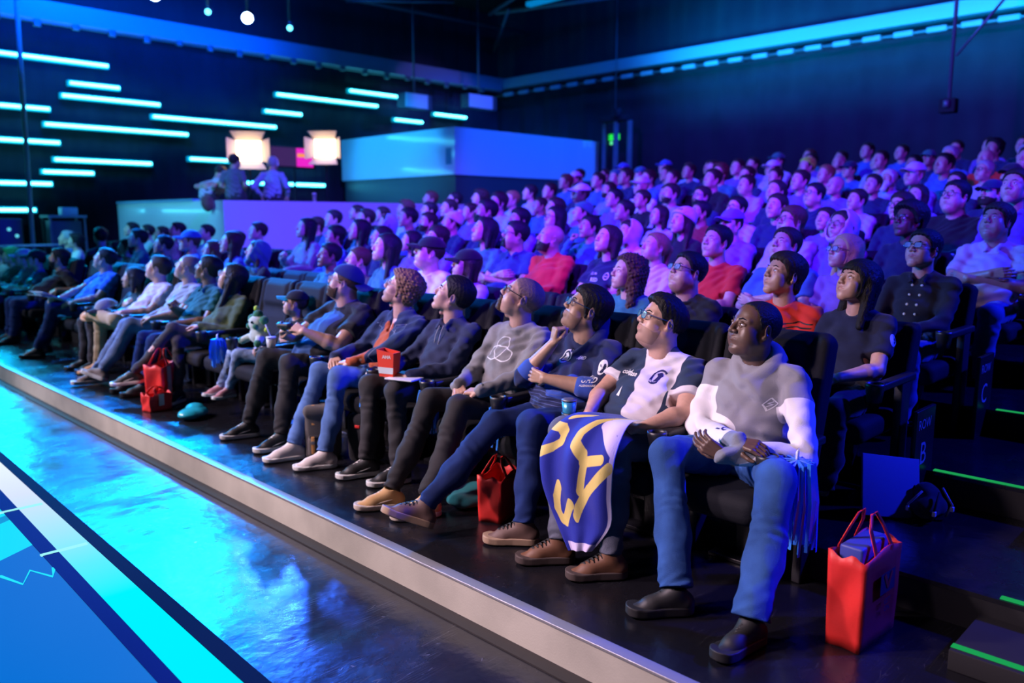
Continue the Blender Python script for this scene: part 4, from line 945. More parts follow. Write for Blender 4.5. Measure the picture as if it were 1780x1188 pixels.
# ================================================================== SMALL THINGS
def tinsel(p, lab, L=.24, seed=0, r=.06, col='pom_blue'):
    rng = random.Random(seed); m1 = mat(col, (.04, .24, .85), rough=.3, spec=1.); o = empty('pom_pom', p); tag(o, lab, 'pom-pom', 'blue tinsel pom-poms')
    m = MB()
    for i in range(70):
        a = rng.uniform(0, 2*math.pi); rr = r*math.sqrt(rng.random()); l = L*rng.uniform(.7, 1.05); w = .0035+r*.04; c, s = math.cos(a), math.sin(a)
        pts = [(c*rr*.15, s*rr*.15, 0), (c*rr*.9, s*rr*.9, -.02+.02*rng.random()), (c*rr*1.15+rng.uniform(-.01, .01), s*rr*1.15, -l*.45), (c*rr*(1.0+.3*rng.random())+rng.uniform(-.015, .015), s*rr*1.1+rng.uniform(-.015, .015), -l)]
        ta = rng.uniform(0, 3.14); dx, dy = math.cos(ta)*w, math.sin(ta)*w; vs = []
        for q in pts: vs += [(q[0]-dx, q[1]-dy, q[2]), (q[0]+dx, q[1]+dy, q[2]), (q[0]+dy*.2, q[1]-dx*.2, q[2]+.001)]
        fs = []
        for j in range(3): b = 3*j; fs += [(b, b+1, b+4, b+3), (b+1, b+2, b+5, b+4), (b+2, b, b+3, b+5)]
        m.add(vs, fs)
    m.build('strands', m1, o); MB().tube([(0, 0, -.015), (0, 0, .03), (.012, 0, .045), (0, 0, .03)], .007, 6).build('handle_loop', M_wht_pl, o); return o
M_wht_pl = mat('white_plastic', (.7, .72, .75), rough=.4)
M_red = mat('bag_red', (.75, .03, .025), rough=.5, weave=.12, var=.1)
def tote(p, rz, w, d, h, lab, name='tote_bag', group=None, mcol=None, logo=True, lean=0.):
    """open bag: four crumpled side panels with thickness, two handles"""
    t = empty(name, p, rz); tag(t, lab, 'bag', group); mc = mcol or M_red; rng = random.Random(int(h*1000)); n = 8; m = MB(); top = 1.10
    def ring(f, ins):
        pts = []
        for s in range(4):
            for i in range(n):
                u = i/n; x, y = [(-1+2*u, -1), (1, -1+2*u), (1-2*u, 1), (-1, 1-2*u)][s]
                sx = (w/2-ins)*(1+(top-1)*f*.5); sy = (d/2-ins)*(1+(top-1)*f); wob = .005*math.sin(9*f+x*4+y*3)*(1-abs(f-.5)*.6)
                fold = -.09*d*math.sin(math.pi*f)*(1-abs(y))*(1 if abs(x) > .9 else 0)
                pts.append((x*sx+wob+(fold if x > 0 else -fold)+lean*f*h*.0, y*sy+wob*.6, f*h+.012*math.sin(x*3+y*5)*(f > .95)))
        return pts
    N = 4*n; vs = []; levels = [i/8 for i in range(9)]
    for f in levels: vs += ring(f, 0)
    for f in reversed(levels): vs += ring(f if f > 0 else .006, .003)
    K = len(levels)*2; fs = [(a*N+i, a*N+(i+1) % N, (a+1)*N+(i+1) % N, (a+1)*N+i) for a in range(K-1) for i in range(N)]
    fs.append(tuple(range(N))[::-1]); fs.append(tuple((K-1)*N+i for i in range(N))); m.add(vs, fs, 0, True); m.build('bag_body', mc, t)
    for s in (1, -1):
        path = [(-w*.22, s*d*.52, h*.86), (-w*.22, s*d*.55, h), (-w*.17, s*d*.30, h*1.22), (-w*.05, s*d*.18, h*1.36), (w*.07, s*d*.18, h*1.36), (w*.17, s*d*.30, h*1.22), (w*.22, s*d*.55, h), (w*.22, s*d*.52, h*.86)]
        vs = []; fs = []
        for (x, y, z) in path: vs += [(x-.013, y, z), (x+.013, y, z), (x+.013, y+.003, z+.003), (x-.013, y+.003, z+.003)]
        for i in range(len(path)-1):
            for q in range(4): fs.append((4*i+q, 4*i+(q+1) % 4, 4*i+4+(q+1) % 4, 4*i+4+q))
        MB().add(vs, fs, 0, True).build('handle', mc, t)
    return t
def flatprint(parent, name, v2f, M, m):
    v, f = v2f; me = bpy.data.meshes.new(name); me.from_pydata([tuple(M @ Vector((x, y, 0))) for x, y in v], [], f); return link(name, me, parent, m)
# red tote by the nearest seat
t = tote((3.08, 1.125, 0), math.radians(-3), .31, .13, .37, 'bright red tote bag with dark printed square, on the floor beside the nearest seat')
ink = mat('ink_navy', (.05, .01, .05), rough=.6)
side = Matrix.Translation((.0, -.0805, .19)) @ Matrix.Rotation(math.radians(90), 4, 'X')
flatprint(t, 'logo_print', merge2(([(-.055, .08), (.045, .08), (.045, .012), (-.055, .012)], [(0, 1, 2, 3)])), side @ Matrix.Translation((.02, .0, .006)) @ Matrix.Scale(1.25, 4), ink)
flatprint(t, 'logo_print', ribbon([[(-.03, .075), (-.005, .03), (.02, .075)]], .014), side @ Matrix.Translation((.02, .0, .008)) @ Matrix.Scale(1.25, 4), M_red)
flatprint(t, 'logo_print', text2('GET', .03, True), side @ Matrix.Translation((.015, -.02, .007)), ink); flatprint(t, 'logo_print', text2('ON', .03, True), side @ Matrix.Translation((.015, -.05, .007)), ink)
m = MB(); m.box((-.13, -.045, .20), (.10, .045, .40), bev=.01); m.build('blue_liner', mat('liner_blue', (.04, .06, .35), rough=.5), t)
tote((2.98, 3.06, 0), math.radians(20), .24, .13, .25, 'crumpled red bag under the seat of the man with a hand at his mouth')
t = tote((2.82, 7.15, 0), math.radians(35), .30, .16, .36, 'red carrier bag with a pale panel, behind the crossed legs', name='shopping_bag')
flatprint(t, 'pale_panel', ([(-.06, -.12), (.0, -.12), (.0, .14), (-.06, .14)], [(0, 1, 2, 3)]), side @ Matrix.Translation((-.03, .02, .012)), mat('panel_pale', (.6, .55, .5), rough=.5))
t = tote((2.66, 6.93, 0), math.radians(10), .2, .12, .15, 'small red bag with a pale print, on the floor below the raised sneaker', name='shopping_bag')
flatprint(t, 'pale_panel', ([(-.03, -.05), (.02, -.05), (.02, .05), (-.03, .05)], [(0, 1, 2, 3)]), side @ Matrix.Translation((0, -.09, .0)), MATS['panel_pale'])
# teal bag and papers on the deck
F = Field((-.2, -.16, -.01), (.2, .16, .14), .007); F.ell((0, 0, .045), (.15, .10, .042), .02); F.ell((.06, .03, .075), (.07, .06, .035), .03); F.disp(.008, 50, 3, 3); X, Y, Z = F.grid(); F.D = smax(F.D, .002-Z, .004).astype(np.float32)
o = link('soft_pouch', mesh_np('pouch', *F.mesh()), None, cloth('teal_cloth', (.02, .22, .24)), (2.98, 3.30, 0)); tag(o, 'teal soft pouch on the deck beside the crumpled red bag', 'pouch')
o = link('soft_pouch', o.data.copy(), None, None, (2.75, 6.42, 0)); o.rotation_euler = (0, 0, .6); o.data.materials[0] = mat('cyan_plastic', (.02, .45, .6), rough=.3); tag(o, 'bright cyan plastic bag on the floor below the empty seat', 'bag')
# backpack between the legs
t = empty('backpack', (2.92, 4.73, 0), math.radians(52)); t.scale = (.85, .80, .85); tag(t, 'grey backpack with tan leather straps, between the white-shoed man\'s legs', 'backpack')
M_bp = cloth('backpack_grey', (.10, .09, .09)); M_tan = mat('strap_tan', (.62, .30, .09), rough=.55)
F = Field((-.16, -.2, -.01), (.16, .2, .48), .008); F.box((0, 0, .20), (.10, .15, .20), .05, .01); F.box((-.02, 0, .39), (.105, .155, .05), .045, .02); F.box((-.095, 0, .11), (.04, .12, .08), .03, .01); F.disp(.004, 40, 1)
link('pack_body', mesh_np('pack', *F.mesh()), t, M_bp); MB().box((-.142, -.10, .185), (-.10, .10, .2), bev=.004).build('pocket_flap', M_black, t)
for y in (-.07, .07): MB().box((-.150, y-.014, .06), (-.128, y+.014, .20), bev=.004).build('strap', M_tan, t); MB().box((-.136, y-.014, .27), (-.10, y+.014, .43), bev=.004, M=Matrix.Rotation(.12, 4, 'Y')).build('strap', M_tan, t); MB().box((-.155, y-.017, .14), (-.14, y+.017, .165), bev=.003).build('buckle', M_steel, t)
MB().tube([(.02, -.05, .42), (.02, -.03, .47), (.02, .03, .47), (.02, .05, .42)], .009, 6).build('grab_handle', M_black, t); MB().box((-.139, -.025, .135), (-.134, .025, .155)).build('maker_patch', mat('patch_pale', (.6, .5, .4)), t)
# dark bag with red valve under the next seat
t = empty('backpack', (3.06, 4.42, 0), .3); tag(t, 'black bag with a small red tag, in the shadow right of the grey backpack', 'backpack')
F = Field((-.16, -.16, -.01), (.16, .16, .4), .01); F.box((0, 0, .17), (.09, .11, .17), .05, .01); F.disp(.005, 40, 4); link('pack_body', mesh_np('pack', *F.mesh()), t, cloth('pack_black', (.015, .015, .02))); MB().box((-.10, -.02, .25), (-.085, .02, .27), bev=.003).build('red_tag', M_red, t)
# plush toy on the armrest
t = empty('plush_toy', (3.05, 5.82, .655)); tag(t, 'green and white plush creature with yellow tips sitting on the armrest', 'plush toy')
Mg = mat('plush_green', (.02, .20, .07), rough=.95, sheen=.5, weave=.8); Mw = mat('plush_cream', (.55, .62, .55), rough=.95, sheen=.5, weave=.8); My = mat('plush_yellow', (.5, .65, .05), rough=.9)
F = Field((-.16, -.18, -.05), (.16, .18, .32), .008); F.ell((0, 0, .07), (.07, .085, .075), .02).ell((-.01, 0, .165), (.065, .08, .06), .02)
for s in (1, -1): F.cone((-.03, s*.07, .05), (-.08, s*.12, .02), .03, .028, .01)
F.disp(.003, 90, 2); link('toy_body', mesh_np('toy', *F.mesh()), t, Mw)
for (x, y, z, r) in ((0, .09, .19, .035), (0, -.09, .19, .035), (0, 0, .225, .04), (-.08, .125, .02, .03), (-.08, -.125, .02, .03), (-.05, .05, .14, .025), (-.05, -.05, .14, .025)): MB().sphere((x, y, z), r, 0, 10).build('green_tuft', Mg, t)
for (x, y, z) in ((0, .02, .275), (0, .125, .17), (0, -.13, .12)): MB().sphere((x, y, z), .022, 0, 8).build('yellow_tip', My, t)
for s in (1, -1): MB().sphere((-.07, s*.028, .175), .010, 0, 8).build('eye', mat('bead_black', (.005, .005, .005), rough=.1), t)
# cups
def cup(p, lab, m=None, r=.038, h=.13, straw=False):
    t = empty('drink_cup', p); tag(t, lab, 'cup'); MB().lathe([(r*.72, 0), (r, h), (r*.94, h), (r*.68, .004)], n=18).build('cup_body', m or mat('can_blue', (.05, .3, .5), rough=.25, metal=.4), t); MB().lathe([(r*1.04, h), (r*1.04, h+.008), (r*.5, h+.012), (.002, h+.012)], n=18).build('lid', M_wht_pl if straw else M_steel, t)
    if straw: MB().tube([(0, 0, h), (-.02, .04, h+.10)], .004, 6).build('straw', M_wht_pl, t)
cup((3.01, 2.585, .60), 'blue metallic can in the armrest holder between the two bespectacled men', h=.12)
cup((3.01, 5.56+.0, .60), 'pale drink cup with a straw in the armrest holder by the plush toy', mat('cup_pale', (.5, .5, .48), rough=.4), straw=True)
# leaning board, row signs and the heap of gear in the aisle
t = MB().box((-.006, -.17, 0), (.006, .17, .30), bev=.002, M=Matrix.Rotation(.30, 4, 'Y') @ Matrix.Rotation(.18, 4, 'X')).build('foam_board', mat('board_white', (.14, .17, .30), rough=.6)); t.location = (4.02, 1.36, .165); t.rotation_euler = (0, 0, math.radians(62)); tag(t, 'blank blue-lit board leaning against the second row end panel', 'board')
for k, yy in ((1, 1.36), (2, 1.36), (3, 1.3)):
    X0 = 3.35+PX*k; t = empty('row_end_panel', (X0, yy, R0*k)); tag(t, 'black seat end panel lettered ROW %s beside the aisle' % 'ABCDE'[k], 'end panel'); MB().box((-.12, -.012, 0), (.16, .012, .50), bev=.006).build('panel', M_seatb, t)
    for s_, z_, q_ in (('ROW', .42, .075), ('ABCDE'[k], .26, .17)):
        v_, f_ = text2(s_, q_); me = bpy.data.meshes.new('row_text'); me.from_pydata([(x+.0, -.0135, y+z_) for x, y in v_], [], f_); link('lettering', me, t, mat('letter_grey', (.3, .3, .36), rough=.5))
t = empty('gear_heap', (4.17, 1.24, .155)); t.scale = (.8, .8, .8); tag(t, 'heap of black straps and a pale buckled harness bag on the aisle floor', 'bag')
F = Field((-.2, -.16, -.01), (.2, .16, .26), .008); F.ell((0, 0, .08), (.13, .10, .08), .02).ell((.02, .02, .15), (.08, .08, .06), .02); F.disp(.01, 45, 6, 3); X, Y, Z = F.grid(); F.D = smax(F.D, .003-Z, .004).astype(np.float32); link('bag_body', mesh_np('gear', *F.mesh()), t, cloth('gear_black', (.02, .02, .03)))
for i in range(5):
    a = i*1.25; MB().tube([(math.cos(a)*.12, math.sin(a)*.1, .02), (math.cos(a)*.15, math.sin(a)*.13, .10), (math.cos(a+.5)*.09, math.sin(a+.5)*.08, .19)], .007, 6).build('strap', M_black if i % 2 else mat('strap_pale', (.35, .35, .4), rough=.4), t)
    MB().box((math.cos(a)*.15-.012, math.sin(a)*.13-.01, .06), (math.cos(a)*.15+.012, math.sin(a)*.13+.01, .09), bev=.003).build('buckle', M_wht_pl, t)
# pom-poms
tinsel((3.08, 1.42, .65), 'big blue tinsel pom-pom hanging from the nearest armrest above the red tote', .38, 1, .085)
tinsel((3.02, 3.10, .60), 'blue tinsel pom-pom hanging right of the man in the grey sweatshirt', .24, 2)
tinsel((3.02, 3.72, .60), 'blue tinsel pom-pom hanging left of the man in the grey sweatshirt', .26, 3)
tinsel((2.99, 4.30, .60), 'blue tinsel pom-pom half hidden beside the red snack box', .20, 4, .04)
tinsel((2.98, 6.40+.0, .64), 'blue tinsel pom-pom hanging by the woman in the olive jacket', .24, 5)
# ================================================================== PEOPLE
W_ = mat('rubber_white', (.72, .72, .70), rough=.5); B_ = mat('rubber_black', (.02, .02, .022), rough=.55)
def CL(n):
    c = CCOL[n]; return cloth('cloth_'+n, c)
CCOL = dict(navy=(.014, .022, .075), navytee=(.012, .016, .05), black=(.012, .012, .015), red=(.62, .03, .02), teal=(.03, .17, .20), lilac=(.42, .34, .55), white=(.62, .62, .64), redcollar=(.05, .03, .05),
 blue=(.05, .13, .40), grey=(.25, .26, .28), blackbutton=(.012, .012, .02), purple=(.22, .10, .42), pinktee=(.60, .42, .52), redsweat=(.55, .03, .02), navybutton=(.015, .035, .12), green=(.04, .20, .15),
 violet=(.16, .09, .38), lilacshirt=(.50, .40, .52), navyprint=(.012, .015, .05), burgundy=(.22, .02, .03), paleblue=(.32, .42, .58), plaid=(.20, .22, .42), denim=(.10, .18, .36), pale=(.50, .45, .42),
 greenjacket=(.012, .05, .05), pink=(.62, .42, .55), dark=(.02, .02, .03), neon=(.45, .85, .05), cream=(.6, .55, .35), jeans=(.03, .08, .26), jeans2=(.05, .10, .22), charcoal=(.028, .026, .032), khaki=(.50, .36, .20), jersey=(.02, .035, .09), offwhite=(.66, .64, .70))
M_gl = mat('glasses_frame', (.008, .01, .02), rough=.2, spec=.8)
def P_(x, y): return None
# ---- arm poses (root space; the person faces -X, +Y is their right)
POSE = {
 'lap': dict(R=dict(w=(-.28, .10, .655), d=(-.55, -.80, -.12), n=(.15, -.2, -1), pose='clasp'), L=dict(w=(-.30, -.09, .675), d=(-.35, .9, -.10), n=(.1, .1, -1), pose='clasp')),
 'thigh': dict(R=dict(w=(-.27, .13, .66), d=(-1, -.1, -.15), n=(0, 0, -1)), L=dict(w=(-.27, -.13, .66), d=(-1, .1, -.15), n=(0, 0, -1))),
 'cross': dict(R=dict(w=(-.205, -.06, .795), el=(-.07, .235, .70), d=(.05, -1, .12), n=(1, 0, 0), pose='relaxed'), L=dict(w=(-.235, .07, .755), el=(-.07, -.235, .70), d=(.12, 1, .15), n=(1, 0, 0), pose='relaxed')),
 'chin': dict(R=dict(w=(-.155, .065, 1.0), el=(-.20, .19, .76), d=(.25, -.35, .9), n=(.6, -.8, 0), pose='fist'), L=dict(w=(-.225, .08, .735), el=(-.06, -.22, .69), d=(0, 1, .05), n=(1, 0, 0), pose='hold')),
 'hold': dict(R=dict(w=(-.24, .06, .80), el=(-.06, .23, .70), d=(-.3, -.6, .6), n=(.2, -1, -.1), pose='grip'), L=dict(w=(-.26, -.09, .665), d=(-.4, .9, -.1), n=(.1, .1, -1), pose='clasp'))}
LEGS = dict(ankR=(-.50, .12, .10), ankL=(-.48, -.12, .10))
def desc_spec(row):
    k, Y, s, hs, hc, sh, sk, ex = row; ex = ex.split(); fem = 'f' in ex; S = {}
    o = dict(hair={'hoody': 'bob'}.get(hs, hs), hairc=hc, skin=sk, fem=fem, pose='lap')
    if 'x' in ex: o['pose'] = 'cross'
    if 'h' in ex: o['pose'] = 'chin'
    if 'r' in ex: o['pose'] = 'hold'
    o['glasses'] = 'g' in ex; o['wide'] = 'w' in ex; o['mask'] = 'm' in ex; o['away'] = 'away' in ex; o['pom'] = 'p' in ex; o['shirt'] = sh; o['custom'] = any(e.startswith('custom') for e in ex); o['cdet'] = [e[7:] for e in ex if e.startswith('custom:')]
    for e in ex:
        if e.startswith('d:'): o['beard'] = e[2:]
        if e.startswith('cap:'): o['cap'] = e[4:]
        if e.startswith('b:'): o['beanie'] = e[2:]
        if e.startswith('u:'): o['hoodup'] = e[2:]
    return o
COLN = dict(navy='navy', navytee='navy', black='black', red='red', teal='teal', lilac='lilac', white='white', redcollar='dark red-collared', blue='blue', grey='grey', blackbutton='black buttoned', purple='purple', pinktee='pale pink', redsweat='red', navybutton='navy buttoned', green='green', violet='violet', lilacshirt='lilac open-necked', navyprint='navy printed', burgundy='burgundy', paleblue='pale blue', plaid='dark plaid', denim='denim', pale='pale', greenjacket='dark green', pink='pink', dark='dark', neon='neon yellow', cream='cream')
HN = dict(short='short', medium='tousled', bob='bobbed', long='long', longcurly='long curly', curly='curly', afro='full', buzz='cropped', ponytail='tied-back', bangs='long fringed', receding='receding', hoody='hidden')
ORDN = ['', 'first', 'second', 'third', 'fourth', 'fifth', 'sixth', 'seventh', 'eighth', 'ninth', 'tenth', 'eleventh', 'twelfth', 'thirteenth', 'fourteenth', 'fifteenth', 'sixteenth', 'seventeenth', 'eighteenth', 'nineteenth', 'twentieth', '21st', '22nd', '23rd', '24th', '25th', '26th', '27th', '28th', '29th', '30th', '31st', '32nd', '33rd', '34th', '35th']
def crowd_label(o, k, n):
    top = COLN[o['shirt']]; a = ''
    if o.get('cap'): a = '%s cap' % COLN[o['cap']]
    elif o.get('beanie'): a = '%s %s' % (COLN[o['beanie']], 'party hat' if o['pom'] else 'hat')
    elif o.get('hoodup'): a = '%s hood up' % COLN[o['hoodup']]
    elif o['hair'] == 'bald': a = 'bald head'
    else: a = '%s hair' % HN[o['hair']]
    if o.get('mask'): a += ' and face mask'
    elif o['glasses']: a += ' and glasses'
    elif o.get('beard'): a += ' and beard'
    return 'person in %s top, %s, %s from the aisle, %s row' % (top, a, ORDN[n], ORDN[k+1])
# ---- shared crowd meshes -------------------------------------------
HHC = .0058
CB = {}
def crowd_body(pose, fem, typ):
    key = (pose, fem, typ)
    if key not in CB:
        hd = dict(fem=1, jw=.92, nose=.85) if fem else dict(jw=[1., 1.05][typ], fat=[0., .8][typ], nose=1.1)
        S = dict(POSE[pose], **LEGS, lean=13, shw=.15 if fem else .168, bulk=[0., .75][typ], yaw=14, pitch=14, head=hd, sleeve='short' if pose in ('cross', 'thigh') else 'long', seed=typ*3+len(pose), torso=.47, collar='vneck' if fem else 'crew', gaze=(-.9, .15, .2), throat=0)
        me, M, F0, J = body_mesh(S, HHC, 1.25); v, q = shirt_mesh(S, J, .0105, S['seed']); sh = mesh_np('crowd_shirt', v, q); v, q = pants_mesh(S, J, .015, S['seed']); pa = mesh_np('crowd_trousers', v, q)
        for m in skinmats('fair'): me.materials.append(m)
        sh.materials.append(CL('navy')); pa.materials.append(CL('charcoal')); CB[key] = (me, sh, pa, M, F0)
    return CB[key]
CX = {}
def extra_mesh(kind, F0, ty, arg=None):
    key = (kind, ty, arg)
    if key not in CX:
        if kind == 'hair': g = hair(F0, arg, len(arg))
        elif kind == 'beard': g = beard(F0, arg)
        elif kind == 'brow': g = brows(F0, .0034, arg)
        elif kind == 'beanie': g = beanie(F0, arg == 'pom')
        elif kind == 'hood': g = hood_up(F0)
        elif kind == 'cap': c, b = cap(F0); v, q, _ = join([(c[0], c[1], 0), (b[0], b[1], 0)]); g = (v, q)
        elif kind == 'glasses': me = glasses_mb()[0].mesh('glasses'); CX[key] = me; me.materials.append(M_gl); return me
        elif kind == 'mask':
            F = F0.copy(); X, Y, Z = F.grid(); F.ell((-.100, 0, -.03), (.02, .022, .045), .02); F.D = F.D-.006; F.D = smax(F.D, (Z+.018).astype(np.float32), .006); F.D = smax(F.D, -.118-Z, .01); F.D = smax(F.D, X+.045, .01).astype(np.float32); g = F.mesh()
        me = mesh_np(kind, *g); me.materials.append(CL('navy')); CX[key] = me
    return CX[key]
def childm(name, me, par, M, m):
    o = bpy.data.objects.new(name, me); COL.objects.link(o); o.parent = par
    if M is not None: o.matrix_local = M
    o.material_slots[0].link = 'OBJECT'; o.material_slots[0].material = m; return o
def crowd_person(o, k, Y, s, n, rng):
    typ = 1 if o['wide'] else 0; typ = 0 if o['fem'] else typ; me, sh, pa, M, F0 = crowd_body(o['pose'], o['fem'], typ); ty = ('f' if o['fem'] else 'm')+str(typ)
    r = bpy.data.objects.new('person', me); COL.objects.link(r); r.location = (3.35+PX*k, Y, R0*k); r.scale = (s, s, s); r.rotation_euler = (0, 0, math.radians(rng.uniform(-12, 6)))
    if o['away']: r.rotation_euler = (0, 0, math.radians(-75))
    for i, m in enumerate(skinmats(o['skin'])): r.material_slots[i].link = 'OBJECT'; r.material_slots[i].material = m
    childm('shirt', sh, r, None, CL(o['shirt'])); childm('trousers', pa, r, None, CL(rng.choice(['charcoal', 'jeans', 'jeans2'])))
    hm = hairmat(o['hairc']); hst = o['hair']
    if hst != 'bald': childm('hair', extra_mesh('hair', F0, ty, 'buzz' if (o.get('cap') or o.get('beanie')) and hst in ('short', 'medium', 'curly') else hst), r, M, hm)
    if k <= 6:
        for sd_ in (1, -1): childm('eyebrow', extra_mesh('brow', F0, ty, sd_), r, M, hm)
    if o.get('beard'): childm('beard', extra_mesh('beard', F0, ty, o['beard']), r, M, hm)
    if o.get('cap'): childm('cap', extra_mesh('cap', F0, ty), r, M, CL(o['cap']))
    if o.get('beanie'): childm('beanie', extra_mesh('beanie', F0, ty, 'pom' if o['pom'] else None), r, M, CL(o['beanie']))
    if o.get('hoodup'): childm('hood', extra_mesh('hood', F0, ty), r, M, CL(o['hoodup']))
    if o['glasses']: childm('glasses', extra_mesh('glasses', F0, ty), r, M, M_gl)
    if o['mask']: childm('face_mask', extra_mesh('mask', F0, ty), r, M, CL('white'))
    tag(r, crowd_label(o, k, n), 'person', 'audience in the %s row' % ORDN[k+1]); return r
# ---- individually built second and third row people ----------------
def near_person(o, k, Y, s, n, rng):
    fem = o['fem']; S = dict(POSE[o['pose']], **LEGS); S.update(lean=13, shw=.155 if fem else .178, bulk=.8 if o['wide'] else .1, yaw=rng.uniform(12, 30), pitch=rng.uniform(14, 24), head=dict(fem=1, jw=.92, nose=.85) if fem else dict(jw=rng.choice([.94, 1., 1.05]), fat=.8 if o['wide'] else 0., nose=rng.choice([1., 1.15])),
        hair=o['hair'], hairc=o['hairc'], skin=o['skin'], seed=int(Y*10), collar='crew', scale=s, sleeve='short', shirt=CL(o['shirt']), pants=CL(rng.choice(['jeans', 'charcoal'])), gaze=(-.9, .2, .3), throat=0)
    if o.get('beard'): S['beard'] = o['beard']
    if o['glasses']: S['glasses'] = M_gl
    if o.get('cap'): S['cap'] = dict(mat=CL(o['cap'])); S['hair'] = 'buzz' if not fem else 'bob'
    if o['shirt'] in ('redsweat', 'blackbutton'): S['sleeve'] = 'long'
    if o['shirt'] in ('navybutton', 'lilacshirt', 'blackbutton'): S['collar'] = 'polo'
    if o['hair'] == 'bald': S['hair'] = 'bald'
    root, J, sh, bv = make_person('person', (3.35+PX*k, Y, R0*k), S, .0046, .0085)
    nb = J['nb']; pr = dict(right=(0, -1, 0), up=(-.1, 0, 1)); inkw = mat('print_white', (.75, .75, .8), rough=.6)
    cd = o['cdet']
    if o['shirt'] == 'navytee' and 'alien' in cd: project(sh, 'shoulder_emblem', *merge2(blob([(.022*math.cos(a), .03*math.sin(a)*(1 if math.sin(a) > 0 else 1.2)) for a in np.linspace(0, 6.28, 18)[:-1]])), J['shL']+V(-.05, -.05, -.06), (.7, -.7, 0), (0, 0, 1), bv, inkw)
    if 'navy' in cd:
        project(sh, 'chest_print', *text2('RED', .04, True), nb+V(-.1, .03, -.17), pr['right'], pr['up'], bv, inkw)
        project(sh, 'chest_print', *text2('ALL IN', .022, True), nb+V(-.1, .05, -.12), pr['right'], pr['up'], bv, inkw)
        project(sh, 'chest_emblem', *ribbon([[(.02*math.cos(a), .026*math.sin(a)) for a in np.linspace(0, 6.28, 16)], [(-.012, 0), (.012, 0)]], .006), nb+V(-.1, -.08, -.14), pr['right'], pr['up'], bv, inkw)
    if o['shirt'] == 'blackbutton':
        for i in range(4):
            for yy in (.03, -.03): b = MB().sphere((0, 0, 0), .009, 0, 8, (.5, 1, 1)).build('button', mat('button_pale', (.6, .6, .5), rough=.3), sh); h = bv.ray_cast(Vector((-.6, yy, .92-.06*i)), Vector((1, 0, 0)))[0]; b.location = h if h else (-.1, yy, .9-.06*i)
    if o['shirt'] == 'red' and k == 1: project(sh, 'shoulder_stripe', *ribbon([[(-.08, .0), (.1, .0)], [(-.08, -.018), (.1, -.018)]], .006), nb+V(-.05, -.12, -.10), (0, -1, 0), (-.2, 0, 1), bv, mat('print_black', (.01, .01, .01), rough=.6))
    tag(root, crowd_label(o, k, n), 'person', 'audience in the %s row' % ORDN[k+1]); return root
